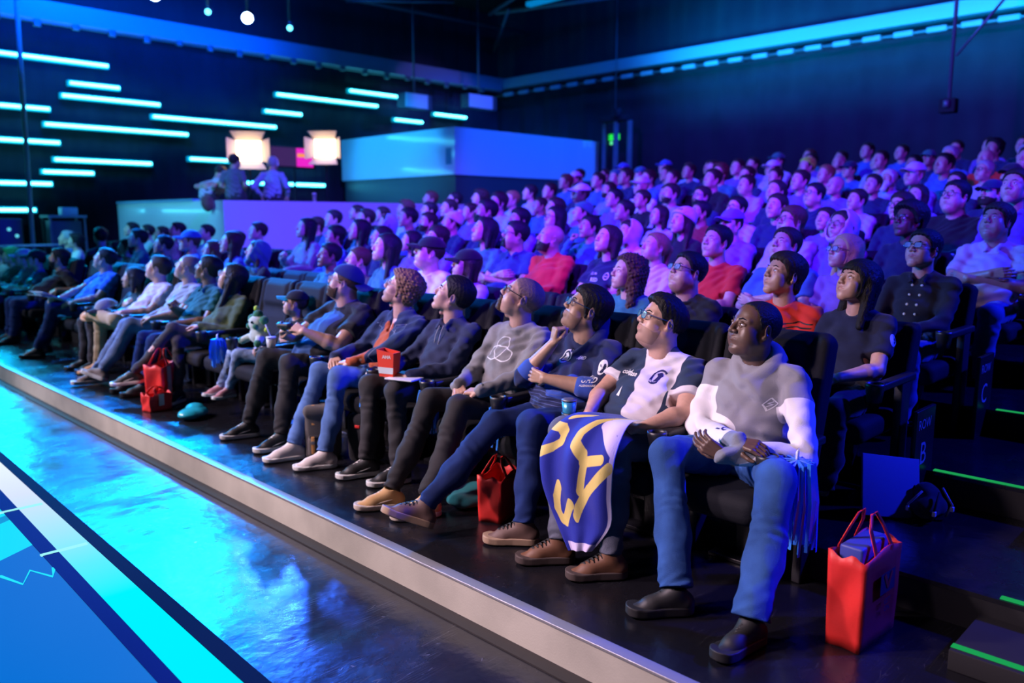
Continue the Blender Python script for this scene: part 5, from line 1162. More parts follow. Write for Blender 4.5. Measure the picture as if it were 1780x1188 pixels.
CROWD = """1,1.77,0.976,bangs,black,navytee,fair,f custom:alien
1,2.20,0.995,medium,dark,red,fair,custom
1,2.86,0.982,short,black,black,fair,g custom w
1,3.31,0.959,longcurly,brown,teal,fair,f custom w
1,4.95,0.951,bob,dark,lilac,fair,f cap:black custom
1,5.44,1.026,short,dark,white,fair,cap:black custom w
1,6.06,1.046,long,black,teal,fair,f
1,6.50,0.939,short,brown,redcollar,fair,d:stubble
1,6.99,0.961,short,black,teal,brown,k
1,8.48,0.955,hoody,dark,black,fair,u:teal
1,9.09,1.036,long,dark,blue,fair,
1,9.58,0.944,long,brown,grey,fair,f
1,10.22,1.032,short,brown,blue,fair,cap:blue
1,11.05,0.976,short,black,navy,olive,
1,11.93,1.037,short,dark,teal,fair,
1,12.37,0.917,medium,black,white,fair,h
1,12.81,0.890,bob,dark,grey,fair,f
1,13.32,1.047,short,black,greenjacket,fair,away
1,14.59,0.957,curly,black,white,fair,
1,15.02,0.992,short,grey,blue,fair,
2,1.78,0.973,short,black,blackbutton,fair,g custom
2,2.27,0.947,long,blonde,purple,fair,g f custom
2,2.71,0.978,short,dark,blue,fair,x w
2,3.26,0.988,short,black,red,fair,custom
2,3.82,0.941,ponytail,light,pinktee,fair,f
2,4.31,0.986,bob,dark,navytee,fair,custom:navy f
2,4.96,0.991,bald,dark,redsweat,tan,d:short custom w
2,5.41,1.010,short,black,navybutton,tan,g d:goatee x custom w
2,5.84,1.040,bob,black,green,fair,f m
2,6.55,0.969,medium,dark,violet,fair,
2,7.00,0.928,bob,black,violet,fair,f
2,7.54,0.963,short,black,navy,fair,
2,7.97,1.025,long,black,navy,fair,f
2,8.47,0.965,medium,black,blue,fair,
2,9.12,1.036,long,black,grey,fair,f r
2,10.38,0.992,short,dark,blue,fair,
2,10.99,0.894,short,dark,teal,fair,
2,11.95,0.961,short,black,paleblue,fair,
2,12.53,0.874,short,dark,teal,fair,
2,13.00,0.985,short,black,white,fair,
2,13.61,0.931,short,dark,teal,fair,
2,14.23,0.951,short,black,paleblue,fair,
2,14.92,0.980,short,black,teal,fair,
3,1.64,0.990,medium,dark,lilacshirt,tan,x custom w
3,2.24,0.995,afro,black,navyprint,dark,g
3,2.74,0.957,long,dark,violet,fair,g f u:pink
3,3.18,0.989,medium,brown,lilac,fair,g w
3,3.72,0.969,short,dark,purple,fair,cap:violet
3,4.24,0.984,long,dark,black,fair,f b:pink
3,4.85,0.895,short,dark,pink,fair,u:pink
3,5.35,0.932,short,black,teal,tan,h
3,5.83,1.009,bob,black,navy,fair,f g
3,6.36,0.998,medium,black,violet,tan,
3,6.92,1.080,short,black,navy,tan,d:full
3,7.52,0.968,short,dark,navy,fair,b:cream p
3,7.95,0.969,short,dark,pale,fair,d:full
3,8.38,1.016,short,black,blue,tan,
3,8.83,0.949,long,dark,paleblue,fair,f u:paleblue
3,9.30,1.012,short,dark,teal,fair,
3,10.09,1.004,short,black,blue,fair,
3,10.53,0.926,medium,dark,navy,fair,
4,1.78,1.094,short,dark,violet,fair,
4,2.23,1.034,short,black,black,fair,g w
4,2.66,0.966,medium,dark,navy,fair,g
4,3.32,0.867,short,dark,violet,fair,
4,3.82,0.975,short,dark,navy,fair,
4,4.26,0.961,short,black,lilac,fair,g
4,4.70,0.929,short,black,burgundy,tan,d:stubble
4,5.21,0.900,bob,dark,lilac,fair,f
4,5.70,0.950,short,black,violet,tan,
4,6.33,0.936,short,dark,teal,fair,b:green
4,6.76,0.989,short,dark,navy,fair,
4,7.75,1.058,medium,dark,paleblue,fair,
4,8.31,0.951,short,dark,violet,fair,
4,8.75,1.000,short,dark,navy,fair,
4,9.19,0.973,short,black,navy,fair,
4,10.33,0.930,short,dark,blue,fair,
4,11.01,0.956,short,dark,navy,fair,
5,1.79,0.880,short,dark,navy,fair,
5,2.23,0.941,short,dark,navy,fair,cap:navy d:full w
5,2.87,0.926,long,dark,violet,fair,f
5,3.47,0.902,short,dark,lilac,fair,
5,3.93,0.962,short,black,navy,fair,g w
5,4.37,1.000,ponytail,dark,navy,fair,f
5,5.32,0.965,short,dark,navy,fair,g d:full
5,5.76,1.002,short,dark,paleblue,fair,d:stubble
5,6.19,0.948,short,dark,black,fair,
5,6.64,0.968,short,black,violet,fair,
5,7.21,1.029,short,dark,paleblue,dark,cap:white
5,7.96,0.899,short,dark,blue,tan,
5,8.52,0.980,short,light,paleblue,fair,
5,9.23,1.007,curly,dark,denim,fair,
6,2.32,0.980,short,dark,black,fair,cap:dark d:full
6,2.83,0.931,short,dark,navy,fair,
6,3.27,1.023,short,light,violet,fair,cap:pink
6,3.70,0.937,short,dark,navy,fair,
6,4.15,0.939,bald,dark,violet,fair,
6,4.59,1.004,short,dark,violet,fair,
6,5.30,0.979,short,dark,lilac,fair,w
6,5.81,1.053,short,dark,black,fair,
6,6.51,0.901,short,dark,navy,fair,
6,6.94,1.007,bald,dark,white,fair,cap:white
6,7.53,0.964,short,dark,plaid,fair,d:stubble
6,8.71,0.979,short,dark,burgundy,fair,
6,9.15,0.967,medium,black,lilac,fair,
7,2.43,1.048,short,dark,lilac,fair,
7,2.86,0.945,short,grey,lilac,fair,g
7,3.30,1.027,short,black,blue,tan,
7,3.91,0.897,medium,white,paleblue,fair,d:long
7,4.74,0.971,short,light,blue,fair,
7,5.44,0.961,short,dark,violet,fair,
7,5.87,0.998,short,dark,navy,fair,
7,6.30,1.040,curly,brown,teal,fair,
7,7.13,1.000,short,dark,navy,fair,
7,7.57,1.019,medium,dark,blue,fair,
7,8.02,1.046,short,dark,navy,tan,
7,8.57,1.010,short,dark,blue,fair,
8,2.68,1.006,short,grey,paleblue,fair,
8,3.12,0.990,bald,dark,red,fair,
8,3.55,1.032,short,grey,blue,fair,
8,3.99,0.962,short,black,navy,tan,
8,4.42,1.028,short,dark,paleblue,fair,
8,4.85,0.926,short,dark,blue,fair,cap:navy
8,5.49,0.997,short,dark,paleblue,fair,b:neon
8,6.02,0.984,short,dark,lilac,fair,cap:white
8,6.60,1.027,short,dark,violet,fair,
8,7.05,1.026,short,dark,navy,fair,
8,7.49,1.004,short,dark,navy,tan,
8,7.93,0.980,short,dark,violet,tan,
8,8.47,0.993,short,dark,blue,fair,cap:teal
8,9.00,0.972,short,dark,blue,fair,b:teal
8,9.94,0.977,short,dark,paleblue,fair,cap:white
9,2.88,0.993,short,dark,blue,fair,
9,3.32,1.024,curly,black,navy,tan,
9,4.13,0.944,short,dark,navy,tan,cap:green
9,4.86,0.930,short,dark,blue,fair,
9,5.45,0.955,bald,dark,blue,fair,
9,5.89,0.986,short,dark,violet,fair,
9,6.47,1.014,short,dark,lilac,fair,cap:green
9,6.91,0.980,short,dark,violet,fair,
9,7.73,0.967,short,dark,black,tan,
9,8.16,0.951,short,light,paleblue,fair,
9,8.67,1.011,short,dark,navy,fair,cap:blue
9,9.62,1.005,short,dark,navy,tan,cap:blue
9,10.06,0.931,short,dark,blue,fair,
9,10.70,0.956,short,dark,navy,fair,
10,3.20,0.983,short,dark,navy,fair,
10,3.63,0.992,short,dark,violet,fair,
10,4.08,0.982,short,dark,navy,fair,
10,4.89,0.974,short,dark,blue,fair,
10,5.43,1.022,short,dark,blue,fair,
10,5.87,0.943,short,dark,navy,fair,"""
crng = random.Random(11); rows = {}
for ln in CROWD.strip().split('\n'):
    f = ln.split(','); k = int(f[0]); rows.setdefault(k, []).append((k, float(f[1]), float(f[2]), f[3], f[4], f[5], f[6], ','.join(f[7:])))
for k in range(3, 11):                      # more spectators in the wide gaps further back
    L = sorted(rows[k], key=lambda r: r[1]); add = []; ymax = {3: 9, 4: 11, 5: 11, 6: 10.5, 7: 10, 8: 10, 9: 9.8, 10: 7.5}[k]
    ys = [r[1] for r in L]; ys = [ys[0]-1.6]*(ys[0]-1.6 > .24*(3.35+PX*k)) + ys
    if ys[-1] < ymax: ys.append(ymax)
    for a, b in zip(ys[:-1], ys[1:]):
        g = b-a; m_ = int(g/.52)-1
        for i in range(m_):
            if crng.random() < .80: add.append((k, a+g*(i+1)/(m_+1), crng.uniform(.95, 1.03), crng.choice(['short']*5+['medium', 'buzz', 'curly', 'bob']), crng.choice(['black', 'dark', 'dark', 'brown']), crng.choice(['navy', 'violet', 'black', 'blue', 'teal', 'grey', 'lilac', 'purple', 'paleblue']), crng.choice(['fair', 'fair', 'tan']), crng.choice(['', '', 'w', 'g', 'x', 'f', 'd:stubble'])))
    rows[k] = L+add
for k in sorted(rows):
    for n, row in enumerate(sorted(rows[k], key=lambda r: r[1]), 1):
        o = desc_spec(row); Y, s = row[1], row[2]
        add_seat(k, Y, 'black theatre seat taken by the %s person from the aisle in the %s row' % (ORDN[n], ORDN[k+1]), 'taken seats in the %s row' % ORDN[k+1])
        if k == 1 and 11.5 < Y: pass
        near = (k <= 2 and Y < 5.95) or (k == 3 and Y < 2) 
        (near_person if near else crowd_person)(o, k, Y, s, n, crng)
for k, Y, l in ((1, 3.86, 'empty dark seat behind the bearded bald man in the front row'), (1, 4.40, 'empty dark seat left of the capped person in the second row'), (1, 7.55, 'empty blue-lit seat left of the gap in the second row'), (1, 8.0, 'empty blue-lit seat beside the person with the teal hood'), (2, 9.75, 'empty seat in the third row before the violet wall')):
    add_seat(k, Y, l, 'empty seats')
# ================================================================== FRONT ROW
def sh_(n, c, **k): return cloth(n, c, **k)
SK = lambda up, so=W_, la=W_: (up, so, la)
denim = mat('denim_blue', (.045, .13, .42), rough=.85, weave=.9, wscale=420, var=.32, vscale=5, spec=.2); denim_d = mat('denim_dark', (.015, .035, .15), rough=.85, weave=.9, wscale=420, var=.32, vscale=5, spec=.2); denim_g = mat('denim_grey', (.13, .14, .19), rough=.85, weave=.9, wscale=420, var=.32, vscale=5, spec=.2); denim_l = mat('denim_light', (.10, .19, .46), rough=.85, weave=.9, wscale=420, var=.32, vscale=5, spec=.2); denim_w = mat('denim_faded', (.20, .27, .45), rough=.85, weave=.9, wscale=420, var=.32, vscale=5, spec=.2)
blk = mat('twill_black', (.022, .020, .024), rough=.85, weave=.4, wscale=320, var=.2)
inkw = mat('print_white', (.75, .75, .8), rough=.6); inkn = mat('print_navy', (.02, .02, .10), rough=.6)
def arm_t(c, J, k):
    sh, el, w = J['sh'+k], J['el'+k], J['w'+k]
    def seg(a, b): ab = b-a; t = np.clip(((c-a)@ab)/(ab@ab), 0, 1); return np.linalg.norm(c-a-t[:, None]*ab, axis=1), t
    d1, t1 = seg(sh, el); d2, t2 = seg(el, w); return np.minimum(d1, d2), np.where(d1 < d2, t1, 1+t2)
def torso_d(c, J):
    a = V(0, 0, .5); b = J['nb']+V(0, 0, -.1); ab = b-a; t = np.clip(((c-a)@ab)/(ab@ab), 0, 1); q = c-a-t[:, None]*ab; return np.sqrt(q[:, 0]**2+(q[:, 1]/1.3)**2)
def hero(Y, S, label, hh=.0036, hc=.0066, x=3.35, z=0., cat='person'):
    r, J, sh, bv = make_person('person', (x, Y, z), S, hh, hc); tag(r, label, cat, None)
    return r, J, sh, bv
# --- 1: grey and white hoodie
def mn(*a):
    r = a[0]
    for q in a[1:]: r = np.minimum(r, q)
    return r
def mxx(*a):
    r = a[0]
    for q in a[1:]: r = np.maximum(r, q)
    return r
def paint1(c, J):
    td = torso_d(c, J); w = np.full(len(c), -.05); cu = np.full(len(c), -.05)
    for k in 'RL':
        d, t = arm_t(c, J, k); arm = mn(.095-d, mxx(td-.112, (t-1.0)*.2)); w = mxx(w, mn(arm, (t-.34)*.28, (1.84-t)*.25)); cu = mxx(cu, mn(arm, (t-1.84)*.25))
    return w, cu
S1 = dict(R=dict(w=(-.335, -.150, .690), el=(-.115, .185, .655), d=(-.05, -1, -.06), n=(.5, .1, -1), pose='relaxed'),
          L=dict(w=(-.400, -.120, .640), el=(-.140, -.345, .640), d=(-.30, .72, .42), n=(.9, .25, .1), pose='relaxed'),
          ankR=(-.64, -.06, .10), ankL=(-.66, -.41, .10), kneeR=(-.42, .15, .60), kneeL=(-.40, -.36, .60), toeR=40, toeL=8, lean=9, nb=(.06, -.01, .975), twist=-4, bulk=.28, shw=.185, yaw=27, pitch=14, hshift=(0, 0, -.006),
          head=dict(jw=1.02, fat=.25, nose=1.25), skin='dark', hair='buzzhigh', hairc='black', collar='hood', sleeve='long', loose=.012, plo=.014, pfit=1.05, seed=4, paint=paint1, gaze=(-.9, .25, .35),
          shirt=[(.27, .27, .31), (.80, .78, .82), (.22, .24, .29)], pants=denim, shoes=('trainer', SK(B_, B_, B_)), shirtname='hoodie', pantsname='jeans')
r, J, sh, bv = hero(1.80, S1, 'person in a grey and white hoodie and blue jeans, arms folded, nearest the aisle', .0032, .0056)
rt, up_ = (-.25, -1, 0), (-.1, 0, 1)
def on_chest(y, z): return V(-.15, y, z)
project(sh, 'chest_emblem', *ribbon([[(0, .026), (.019, 0), (0, -.026), (-.019, 0), (0, .026)], [(.008, .009), (-.007, .003), (.007, -.004), (-.008, -.010)]], .004, .004), V(-.12, -.125, .80), rt, up_, bv, inkw)
project(sh, 'sleeve_print', *text2('LC', .062, True), V(-.27, -.03, .73), (-.3, -1, .0), (.6, 0, .6), bv, inkn)
# --- 2: navy and white jersey, flag in the lap
def paint2(c, J):
    y = c[:, 1]; z = c[:, 2]; bd = np.interp(z, [.55, .78, .86, .95], [-.005, -.005, .03, .075]); m = mn(bd-y, .155-np.abs(y), .955-z, .13-c[:, 0]); m = mxx(m, mn(y-.13, .66-z, .1-c[:, 0]))
    for k in 'RL':
        d, t = arm_t(c, J, k); m = mxx(m, mn((t-.56)*.28, (1-t)*.28, .1-d, np.abs(y)-.15))
    return (m,)
S2 = dict(R=dict(w=(-.30, .150, .665), el=(-.10, .225, .735), d=(-.5, -.05, -.9), n=(.8, 0, -.6), pose='relaxed'), L=dict(w=(-.33, -.185, .655), el=(-.10, -.275, .70), d=(-.25, .95, .05), n=(.1, -.1, -1), pose='fist'),
          ankR=(-.60, .08, .10), ankL=(-.56, -.20, .10), kneeR=(-.43, .20, .585), kneeL=(-.43, -.12, .58), toeR=42, toeL=40, lean=13, nb=(.11, 0, .945), bulk=.85, shw=.185, yaw=36, pitch=21, mouth=.002, head=dict(jw=1.06, fat=.85, nose=1.1), skin='fair', hair='quiff', hairc='black', beard='stubble', glasses=mat('frame_blue', (.01, .05, .16), rough=.25), gw=1.,
          collar='vneck', sleeve='short', seed=7, paint=paint2, shirt=[(.018, .035, .085), (.70, .66, .74)], pants=denim_g, shoes=('boot', SK(mat('leather_brown', (.16, .07, .035), rough=.6), mat('sole_brown', (.07, .05, .045), rough=.7), B_)), gaze=(-.9, .3, .3), shirtname='jersey', pantsname='jeans')
r, J, sh, bv = hero(2.34, S2, 'person in a navy and white team jersey holding a flag on the lap', .0034, .0056)
project(sh, 'sponsor_print', *text2('coinbase', .030, True), V(-.2, .088, .845), (0, -1, 0), (0, 0, 1), bv, inkw, off=.005)
project(sh, 'chest_emblem', *merge2(ribbon([[(.026*math.cos(a), .026*math.sin(a)) for a in np.linspace(.4, 5.4, 14)]], .008, .005), blob([(-.006, -.02), (.014, -.018), (.018, .0), (.006, .016), (-.012, .012), (-.004, .0)])), V(-.2, -.075, .845), (0, -1, 0), (0, 0, 1), bv, inkn)
project(sh, 'triangle_print', *blob([(-.012, -.018), (.014, -.018), (-.006, .024)]), V(-.2, .075, .765), (0, -1, 0), (0, 0, 1), bv, inkw); project(sh, 'triangle_print', *blob([(-.012, -.016), (.010, -.016), (-.008, .020)]), V(-.22, .045, .64), (0, -1, 0), (0, 0, 1), bv, inkw)
# --- 3: navy hoodie, hand at the mouth, one leg stretched out
def paint3(c, J):
    m = np.full(len(c), -.05)
    for k in 'RL': d, t = arm_t(c, J, k); m = mxx(m, mn((t-1.08)*.25, .09-d, torso_d(c, J)-.10))
    return (m,)
S3 = dict(R=dict(w=(-.125, .030, .955), el=(-.19, .185, .755), d=(.10, -.20, .90), n=(.85, -.45, -.2), pose='fist'), L=dict(w=(-.245, -.02, .785), el=(-.100, -.255, .735), d=(-.02, 1, .08), n=(1, 0, -.1), pose='hold'),
          ankR=(-.84, .27, .155), ankL=(-.56, -.17, .10), kneeR=(-.44, .16, .545), kneeL=(-.43, -.10, .59), toeR=35, tpR=.38, toeL=50, lean=14, nb=(.12, 0, .965), bulk=.75, shw=.19, yaw=38, pitch=27, head=dict(jw=1.02, fat=.5, nose=1.05), skin='olive', hair='medium', hairc='black', beard='stubble', glasses=mat('frame_blue', (.01, .05, .16)), collar='hood', hoodbig=.05, sleeve='rolled', seed=9, paint=paint3,
          shirt=[(.012, .020, .085), (.03, .08, .42)], pants=denim_d, shoes=('boot', SK(mat('leather_worn', (.13, .075, .06), rough=.65), mat('sole_tan', (.38, .26, .17), rough=.7), B_)), gaze=(-.9, .35, .35), shirtname='hoodie', pantsname='jeans')
r, J, sh, bv = hero(2.86, S3, 'person in a navy hoodie with one hand at the mouth and one leg stretched out', .0034, .006)
project(sh, 'chest_emblem', *merge2(ribbon([[(.030*math.cos(a), .030*math.sin(a)) for a in np.linspace(0, 6.28, 18)]], .007, .006), blob([(-.012, -.02), (.014, -.022), (.018, .0), (.004, .018), (-.016, .012), (-.006, .0)])), V(-.2, .02, .875), (0, -1, 0), (0, 0, 1), bv, inkw)
project(sh, 'chest_print', *text2('AMD', .020, True), V(-.2, -.075, .872), (0, -1, 0), (0, 0, 1), bv, inkw)
al = [(.026*math.cos(a), .03*math.sin(a)*(1 if math.sin(a) > 0 else 1.25)) for a in np.linspace(0, 6.28, 20)[:-1]]
sl_o = J['shL']*.75+J['elL']*.25+V(-.09, -.03, 0)
project(sh, 'sleeve_emblem', *blob(al), sl_o, (.35, -.9, 0), (0, 0, 1), bv, inkw); 
for s in (1, -1): project(sh, 'emblem_eye', *blob([(s*.004, -.006), (s*.018, .002), (s*.014, .010), (s*.006, .002)]), sl_o, (.35, -.9, 0), (0, 0, 1), bv, inkn, off=.0035)
project(sh, 'sleeve_print', *text2('UHD', .032, True), sl_o+V(0, .02, -.06), (.2, -.95, 0), (0, 0, 1), bv, inkw); project(sh, 'sleeve_print', *text2('ALIENWARE', .014, True), sl_o+V(0, .02, -.085), (.2, -.95, 0), (0, 0, 1), bv, inkw)
rb = mat('rib_blue', (.05, .08, .28), rough=.7)
for i in range(6): project(sh, 'knit_rib', *ribbon([[(-.14, 0), (-.05, .006), (.05, .004), (.12, -.004)]], .0035, .02), V(-.3, .0, .715-.018*i), (0, -1, 0), (0, 0, 1), bv, rb)
# --- 4: grey sweatshirt with the ribbon logo
S4 = dict(R=dict(w=(-.285, .105, .66), d=(-.45, -.75, -.45), n=(.3, -.2, -1), pose='clasp'), L=dict(w=(-.300, -.095, .655), d=(-.25, .95, -.15), n=(.2, .2, -1), pose='clasp'), ankR=(-.72, .20, .10), ankL=(-.66, -.05, .10), kneeR=(-.40, .22, .575), kneeL=(-.40, -.03, .575), toeR=34, toeL=26, lean=15, nb=(.125, 0, .995), bulk=.3, shw=.19, yaw=46, pitch=32,
          head=dict(jw=.98, fat=.1, nose=1.15), skin='fair', hair='buzz', hairc='shaved', beard='goatee', beardc='brown', glasses=M_gl, collar='crew', sleeve='long', seed=12, shirt=sh_('sweatshirt_grey', (.24, .235, .25), var=.2), pants=blk, shoes=('sneaker', SK(mat('suede_tan', (.60, .36, .15), rough=.8), mat('sole_cream', (.62, .52, .42)), mat('lace_cream', (.7, .6, .45)))), gaze=(-.9, .35, .35), shirtname='sweatshirt')
r, J, sh, bv = hero(3.38, S4, 'person in a grey sweatshirt with a looped ribbon logo, hands clasped, tan shoes', .0034, .006)
tf = [(-(math.sin(t)+2*math.sin(2*t))*.037, -(math.cos(t)-2*math.cos(2*t))*.024) for t in np.linspace(0, 2*math.pi, 90)]
project(sh, 'ribbon_logo', *ribbon([tf], .0055, .004), V(-.3, .015, .82), (0, -1, 0), (-.1, 0, 1), bv, inkw)
w = J['wL']; d = (w-J['elL'])/np.linalg.norm(w-J['elL']); c_ = Vector(w-d*.03); q_ = Vector(d).to_track_quat('Z', 'Y').to_matrix().to_4x4()
o = MB().lathe([(.031, -.012), (.036, -.012), (.036, .012), (.031, .012)], n=16, M=q_).sphere((0, 0, 0), .001).build('wristwatch', M_black, r); o.location = c_; MB().lathe([(.019, .034), (.019, .044), (.016, .046), (.001, .046)], n=16, M=Matrix.Rotation(-.9, 4, 'Y')).build('watch_face', M_steel, o)
# --- 5: navy quarter-zip with the red snack box
S5 = dict(R=dict(w=(-.315, .155, .675), d=(-.5, -.75, -.05), n=(.55, -.7, -.3), pose='hold'), L=dict(w=(-.305, -.085, .665), d=(-.35, .9, -.05), n=(.2, .2, -1), pose='hold'), ankR=(-.47, .17, .10), ankL=(-.42, -.09, .10), toeR=18, toeL=18, kneeR=(-.40, .21, .575), kneeL=(-.41, -.06, .575), lean=15, nb=(.12, 0, .965), bulk=.15, shw=.18, yaw=50, pitch=29, head=dict(jw=.96, nose=1.1), skin='fair', hair='short', hairc='black', collar='polo', sleeve='long', seed=15, browth=.0042,
          shirt=sh_('zip_navy', (.022, .030, .085)), pants=blk, shoes=('sneaker', SK(B_, W_, W_)), gaze=(-.9, .4, .3), shirtname='pullover')
r, J, sh, bv = hero(3.99, S5, 'person in a navy quarter-zip pullover holding the red snack box', .0034, .006)
for s in (1, -1): MB().tube([tuple(J['nb']+V(-.10, s*.018, -.03)), tuple(J['nb']+V(-.135, s*.022, -.09)), tuple(J['nb']+V(-.15, s*.02, -.15))], .003, 6).build('drawstring', mat('cord_pale', (.4, .4, .45)), sh)
t = empty('snack_box', (2.965, 4.02, .655), math.radians(20)); tag(t, 'red and white snack box held upright on the lap', 'box')
vs = [(-.035, -.05, 0), (.035, -.05, 0), (.035, .05, 0), (-.035, .05, 0), (-.042, -.062, .15), (.042, -.062, .15), (.042, .062, .17), (-.042, .062, .17), (-.036, -.056, .15), (.036, -.056, .15), (.036, .056, .168), (-.036, .056, .168), (-.03, -.045, .02), (.03, -.045, .02), (.03, .045, .02), (-.03, .045, .02)]
MB().add(vs, [(3, 2, 1, 0), (0, 1, 5, 4), (1, 2, 6, 5), (2, 3, 7, 6), (3, 0, 4, 7), (4, 5, 9, 8), (5, 6, 10, 9), (6, 7, 11, 10), (7, 4, 8, 11), (8, 9, 13, 12), (9, 10, 14, 13), (10, 11, 15, 14), (11, 8, 12, 15), (12, 13, 14, 15)]).build('carton', mat('carton_red', (.80, .05, .02), rough=.45), t)
MB().add([(-.0375, -.0515, .02), (-.0375, .0515, .02), (-.040, .056, .06), (-.040, -.056, .06)], [(0, 1, 2, 3)]).build('pale_band', M_wht_pl, t); v_, f_ = text2('AHA', .03, True); me = bpy.data.meshes.new('box_text'); me.from_pydata([(-.0425, -x-.01, y+.125) for x, y in v_], [], f_); link('lettering', me, t, M_wht_pl)
o = MB().box((-.07, -.10, 0), (.07, .10, .010), bev=.003).build('booklet', mat('paper_white', (.7, .7, .75), rough=.6)); o.location = (2.99, 3.90, .648); o.rotation_euler = (0, .02, .3); tag(o, 'white booklet lying on the lap under the red snack box', 'booklet')
# --- 6: denim jacket over a rust shirt
def paint6(c, J):
    y = c[:, 1]-.01; z = c[:, 2]; w = np.interp(z, [.55, .7, .85, .98], [.085, .07, .055, .05]); return (mn(w-np.abs(y), .03-c[:, 0]),)
S6 = dict(R=dict(w=(-.315, .20, .675), d=(-.5, -.8, -.2), n=(.1, -.1, -1), pose='clasp'), L=dict(w=(-.310, .01, .665), d=(-.25, .95, -.1), n=(.1, .2, -1), pose='clasp'), ankR=(-.62, .28, .10), ankL=(-.575, -.04, .10), toeR=18, toeL=26, kneeR=(-.40, .27, .58), kneeL=(-.41, .02, .585), lean=15, nb=(.12, 0, .975), bulk=.25, shw=.185, yaw=48, pitch=28, head=dict(jw=1., nose=1.1), skin='fair', hair='curly', hairc='light', beard='stubble', beardc='light',
          glasses=mat('frame_clear', (.5, .5, .5), rough=.2), collar='open', sleeve='long', seed=18, paint=paint6, shirt=[(.018, .036, .11), (.42, .085, .03)], pants=denim_l, plo=.0, pfit=.96, shoes=('slip', SK(mat('canvas_white', (.68, .62, .60), rough=.8), W_, W_)), gaze=(-.9, .4, .3), shirtname='denim_jacket', pantsname='jeans')
r, J, sh, bv = hero(4.53, S6, 'person in a denim jacket over a rust shirt, light jeans and white shoes', .0036, .0062)
pkt = mat('stitch_pale', (.16, .20, .34), rough=.7)
for s in (1, -1):
    project(sh, 'pocket_stitching', *ribbon([[(-.045, .02), (.045, .02), (.045, -.01), (0, -.03), (-.045, -.01), (-.045, .02)]], .003, .01), V(-.3, .01+s*.115, .845), (0, -1, 0), (-.1, 0, 1), bv, pkt)
    project(sh, 'front_placket', *ribbon([[(0, .0), (.0, -.25)]], .006, .01), V(-.3, .01+s*.095, .84), (0, -1, 0), (-.1, 0, 1), bv, pkt)
# --- 7: heavy man, cap and beard
def paint7(c, J): return (mn(.02-c[:, 0], .115-np.abs(c[:, 1])),)
S7 = dict(R=dict(w=(-.375, .095, .775), el=(-.16, .26, .74), d=(-.30, -.55, .60), n=(.3, -.9, .1), pose='grip'), L=dict(w=(-.365, -.175, .835), el=(-.17, -.30, .72), d=(-.35, .85, .30), n=(.5, .5, -.5), pose='grip'), ankR=(-.56, .34, .10), ankL=(-.55, -.12, .10), toeR=18, toeL=4, kneeR=(-.41, .30, .59), kneeL=(-.42, -.06, .59), lean=15, nb=(.125, 0, .985), bulk=1.35, shw=.205, yaw=50, pitch=20, head=dict(jw=1.05, fat=.8, nose=1.05), skin='fair', hair='buzz', hairc='brown', beard='full', cap=dict(mat=sh_('cap_navy', (.015, .03, .13)), back=True),
          glasses=mat('frame_clear', (.5, .5, .5)), collar='crew', sleeve='short', seed=21, paint=paint7, shirt=[(.012, .012, .018), (.03, .09, .28)], pants=blk, shoes=('sneaker', SK(B_, W_, W_)), gaze=(-.9, .4, .3))
r, J, sh, bv = hero(5.22, S7, 'heavy bearded person in a navy cap and dark jersey holding a small black controller', .0038, .0066)
t = empty('game_controller', (2.93, 5.20, .865), .4); tag(t, 'small black handheld device gripped by the bearded person in the navy cap', 'controller'); F = Field((-.08, -.1, -.05), (.08, .1, .05), .004); F.box((0, 0, 0), (.035, .05, .018), .015)
for s in (1, -1): F.cone((0, s*.05, 0), (.03, s*.062, -.02), .022, .016, .02)
link('casing', mesh_np('ctrl', *F.mesh()), t, M_arm); MB().lathe([(.009, .016), (.006, .024), (.011, .03), (.001, .031)], c=(-.005, .025, 0), n=10).build('thumb_stick', M_steel, t)
# --- 8: child with a teal-brimmed cap
S8 = dict(POSE['lap'], ankR=(-.46, .60, .20), ankL=(-.46, .42, .20), kneeR=(-.40, .40, .57), kneeL=(-.42, .24, .57), lean=20, nb=(.14, 0, .93), yaw=40, pitch=18, head=dict(fem=1, jw=.95, nose=.8, fat=.4), skin='fair', hair='buzz', hairc='brown', cap=dict(mat=sh_('cap_black', (.015, .015, .02)), brim=sh_('brim_teal', (.0, .35, .45))), collar='crew', sleeve='long', seed=25, shirt=CL('black'), pants=cloth('leggings_print', (.20, .28, .45), var=.6), shoes=('sneaker', SK(mat('shoe_pink', (.50, .22, .25), rough=.7), W_, W_)), scale=.78, shw=.14, gaze=(-.9, .4, .3))
r, J, sh, bv = hero(5.93, S8, 'small child in a cap with a bright teal brim, leaning beside the bearded person', .0042, .008, z=.085)
# --- 9..: further along the front row
def legs(**k): return k
S10 = dict(R=dict(w=(-.22, .10, .66), d=(-.7, -.5, -.1), n=(0, 0, -1)), L=dict(w=(-.24, -.06, .68), d=(-.6, .75, -.1), n=(0, 0, -1)), ankR=(-.45, .02, .10), ankL=(-.72, .30, .27), kneeR=(-.40, .07, .545), kneeL=(-.42, .10, .66), toeR=-30, toeL=35, tpL=-.1, lean=14, nb=(.115, 0, .93), yaw=48, pitch=26, head=dict(fem=1, jw=.96, nose=.9, fat=.2), skin='fair', hair='long', hairc='black', glasses=mat('frame_clear', (.5, .5, .5)), collar='high', sleeve='long', shw=.165, bulk=.35, seed=30, pfit=.74,
           shirt=sh_('jacket_olive', (.055, .085, .035)), pants=sh_('leggings_charcoal', (.045, .042, .05)), shoes=('sneaker', SK(B_, W_, W_)), gaze=(-.9, .4, .4), shirtname='jacket', pantsname='leggings')
r, J, sh, bv = hero(7.05, S10, 'person in an olive jacket with long black hair, legs crossed in charcoal leggings', .0042, .0075)
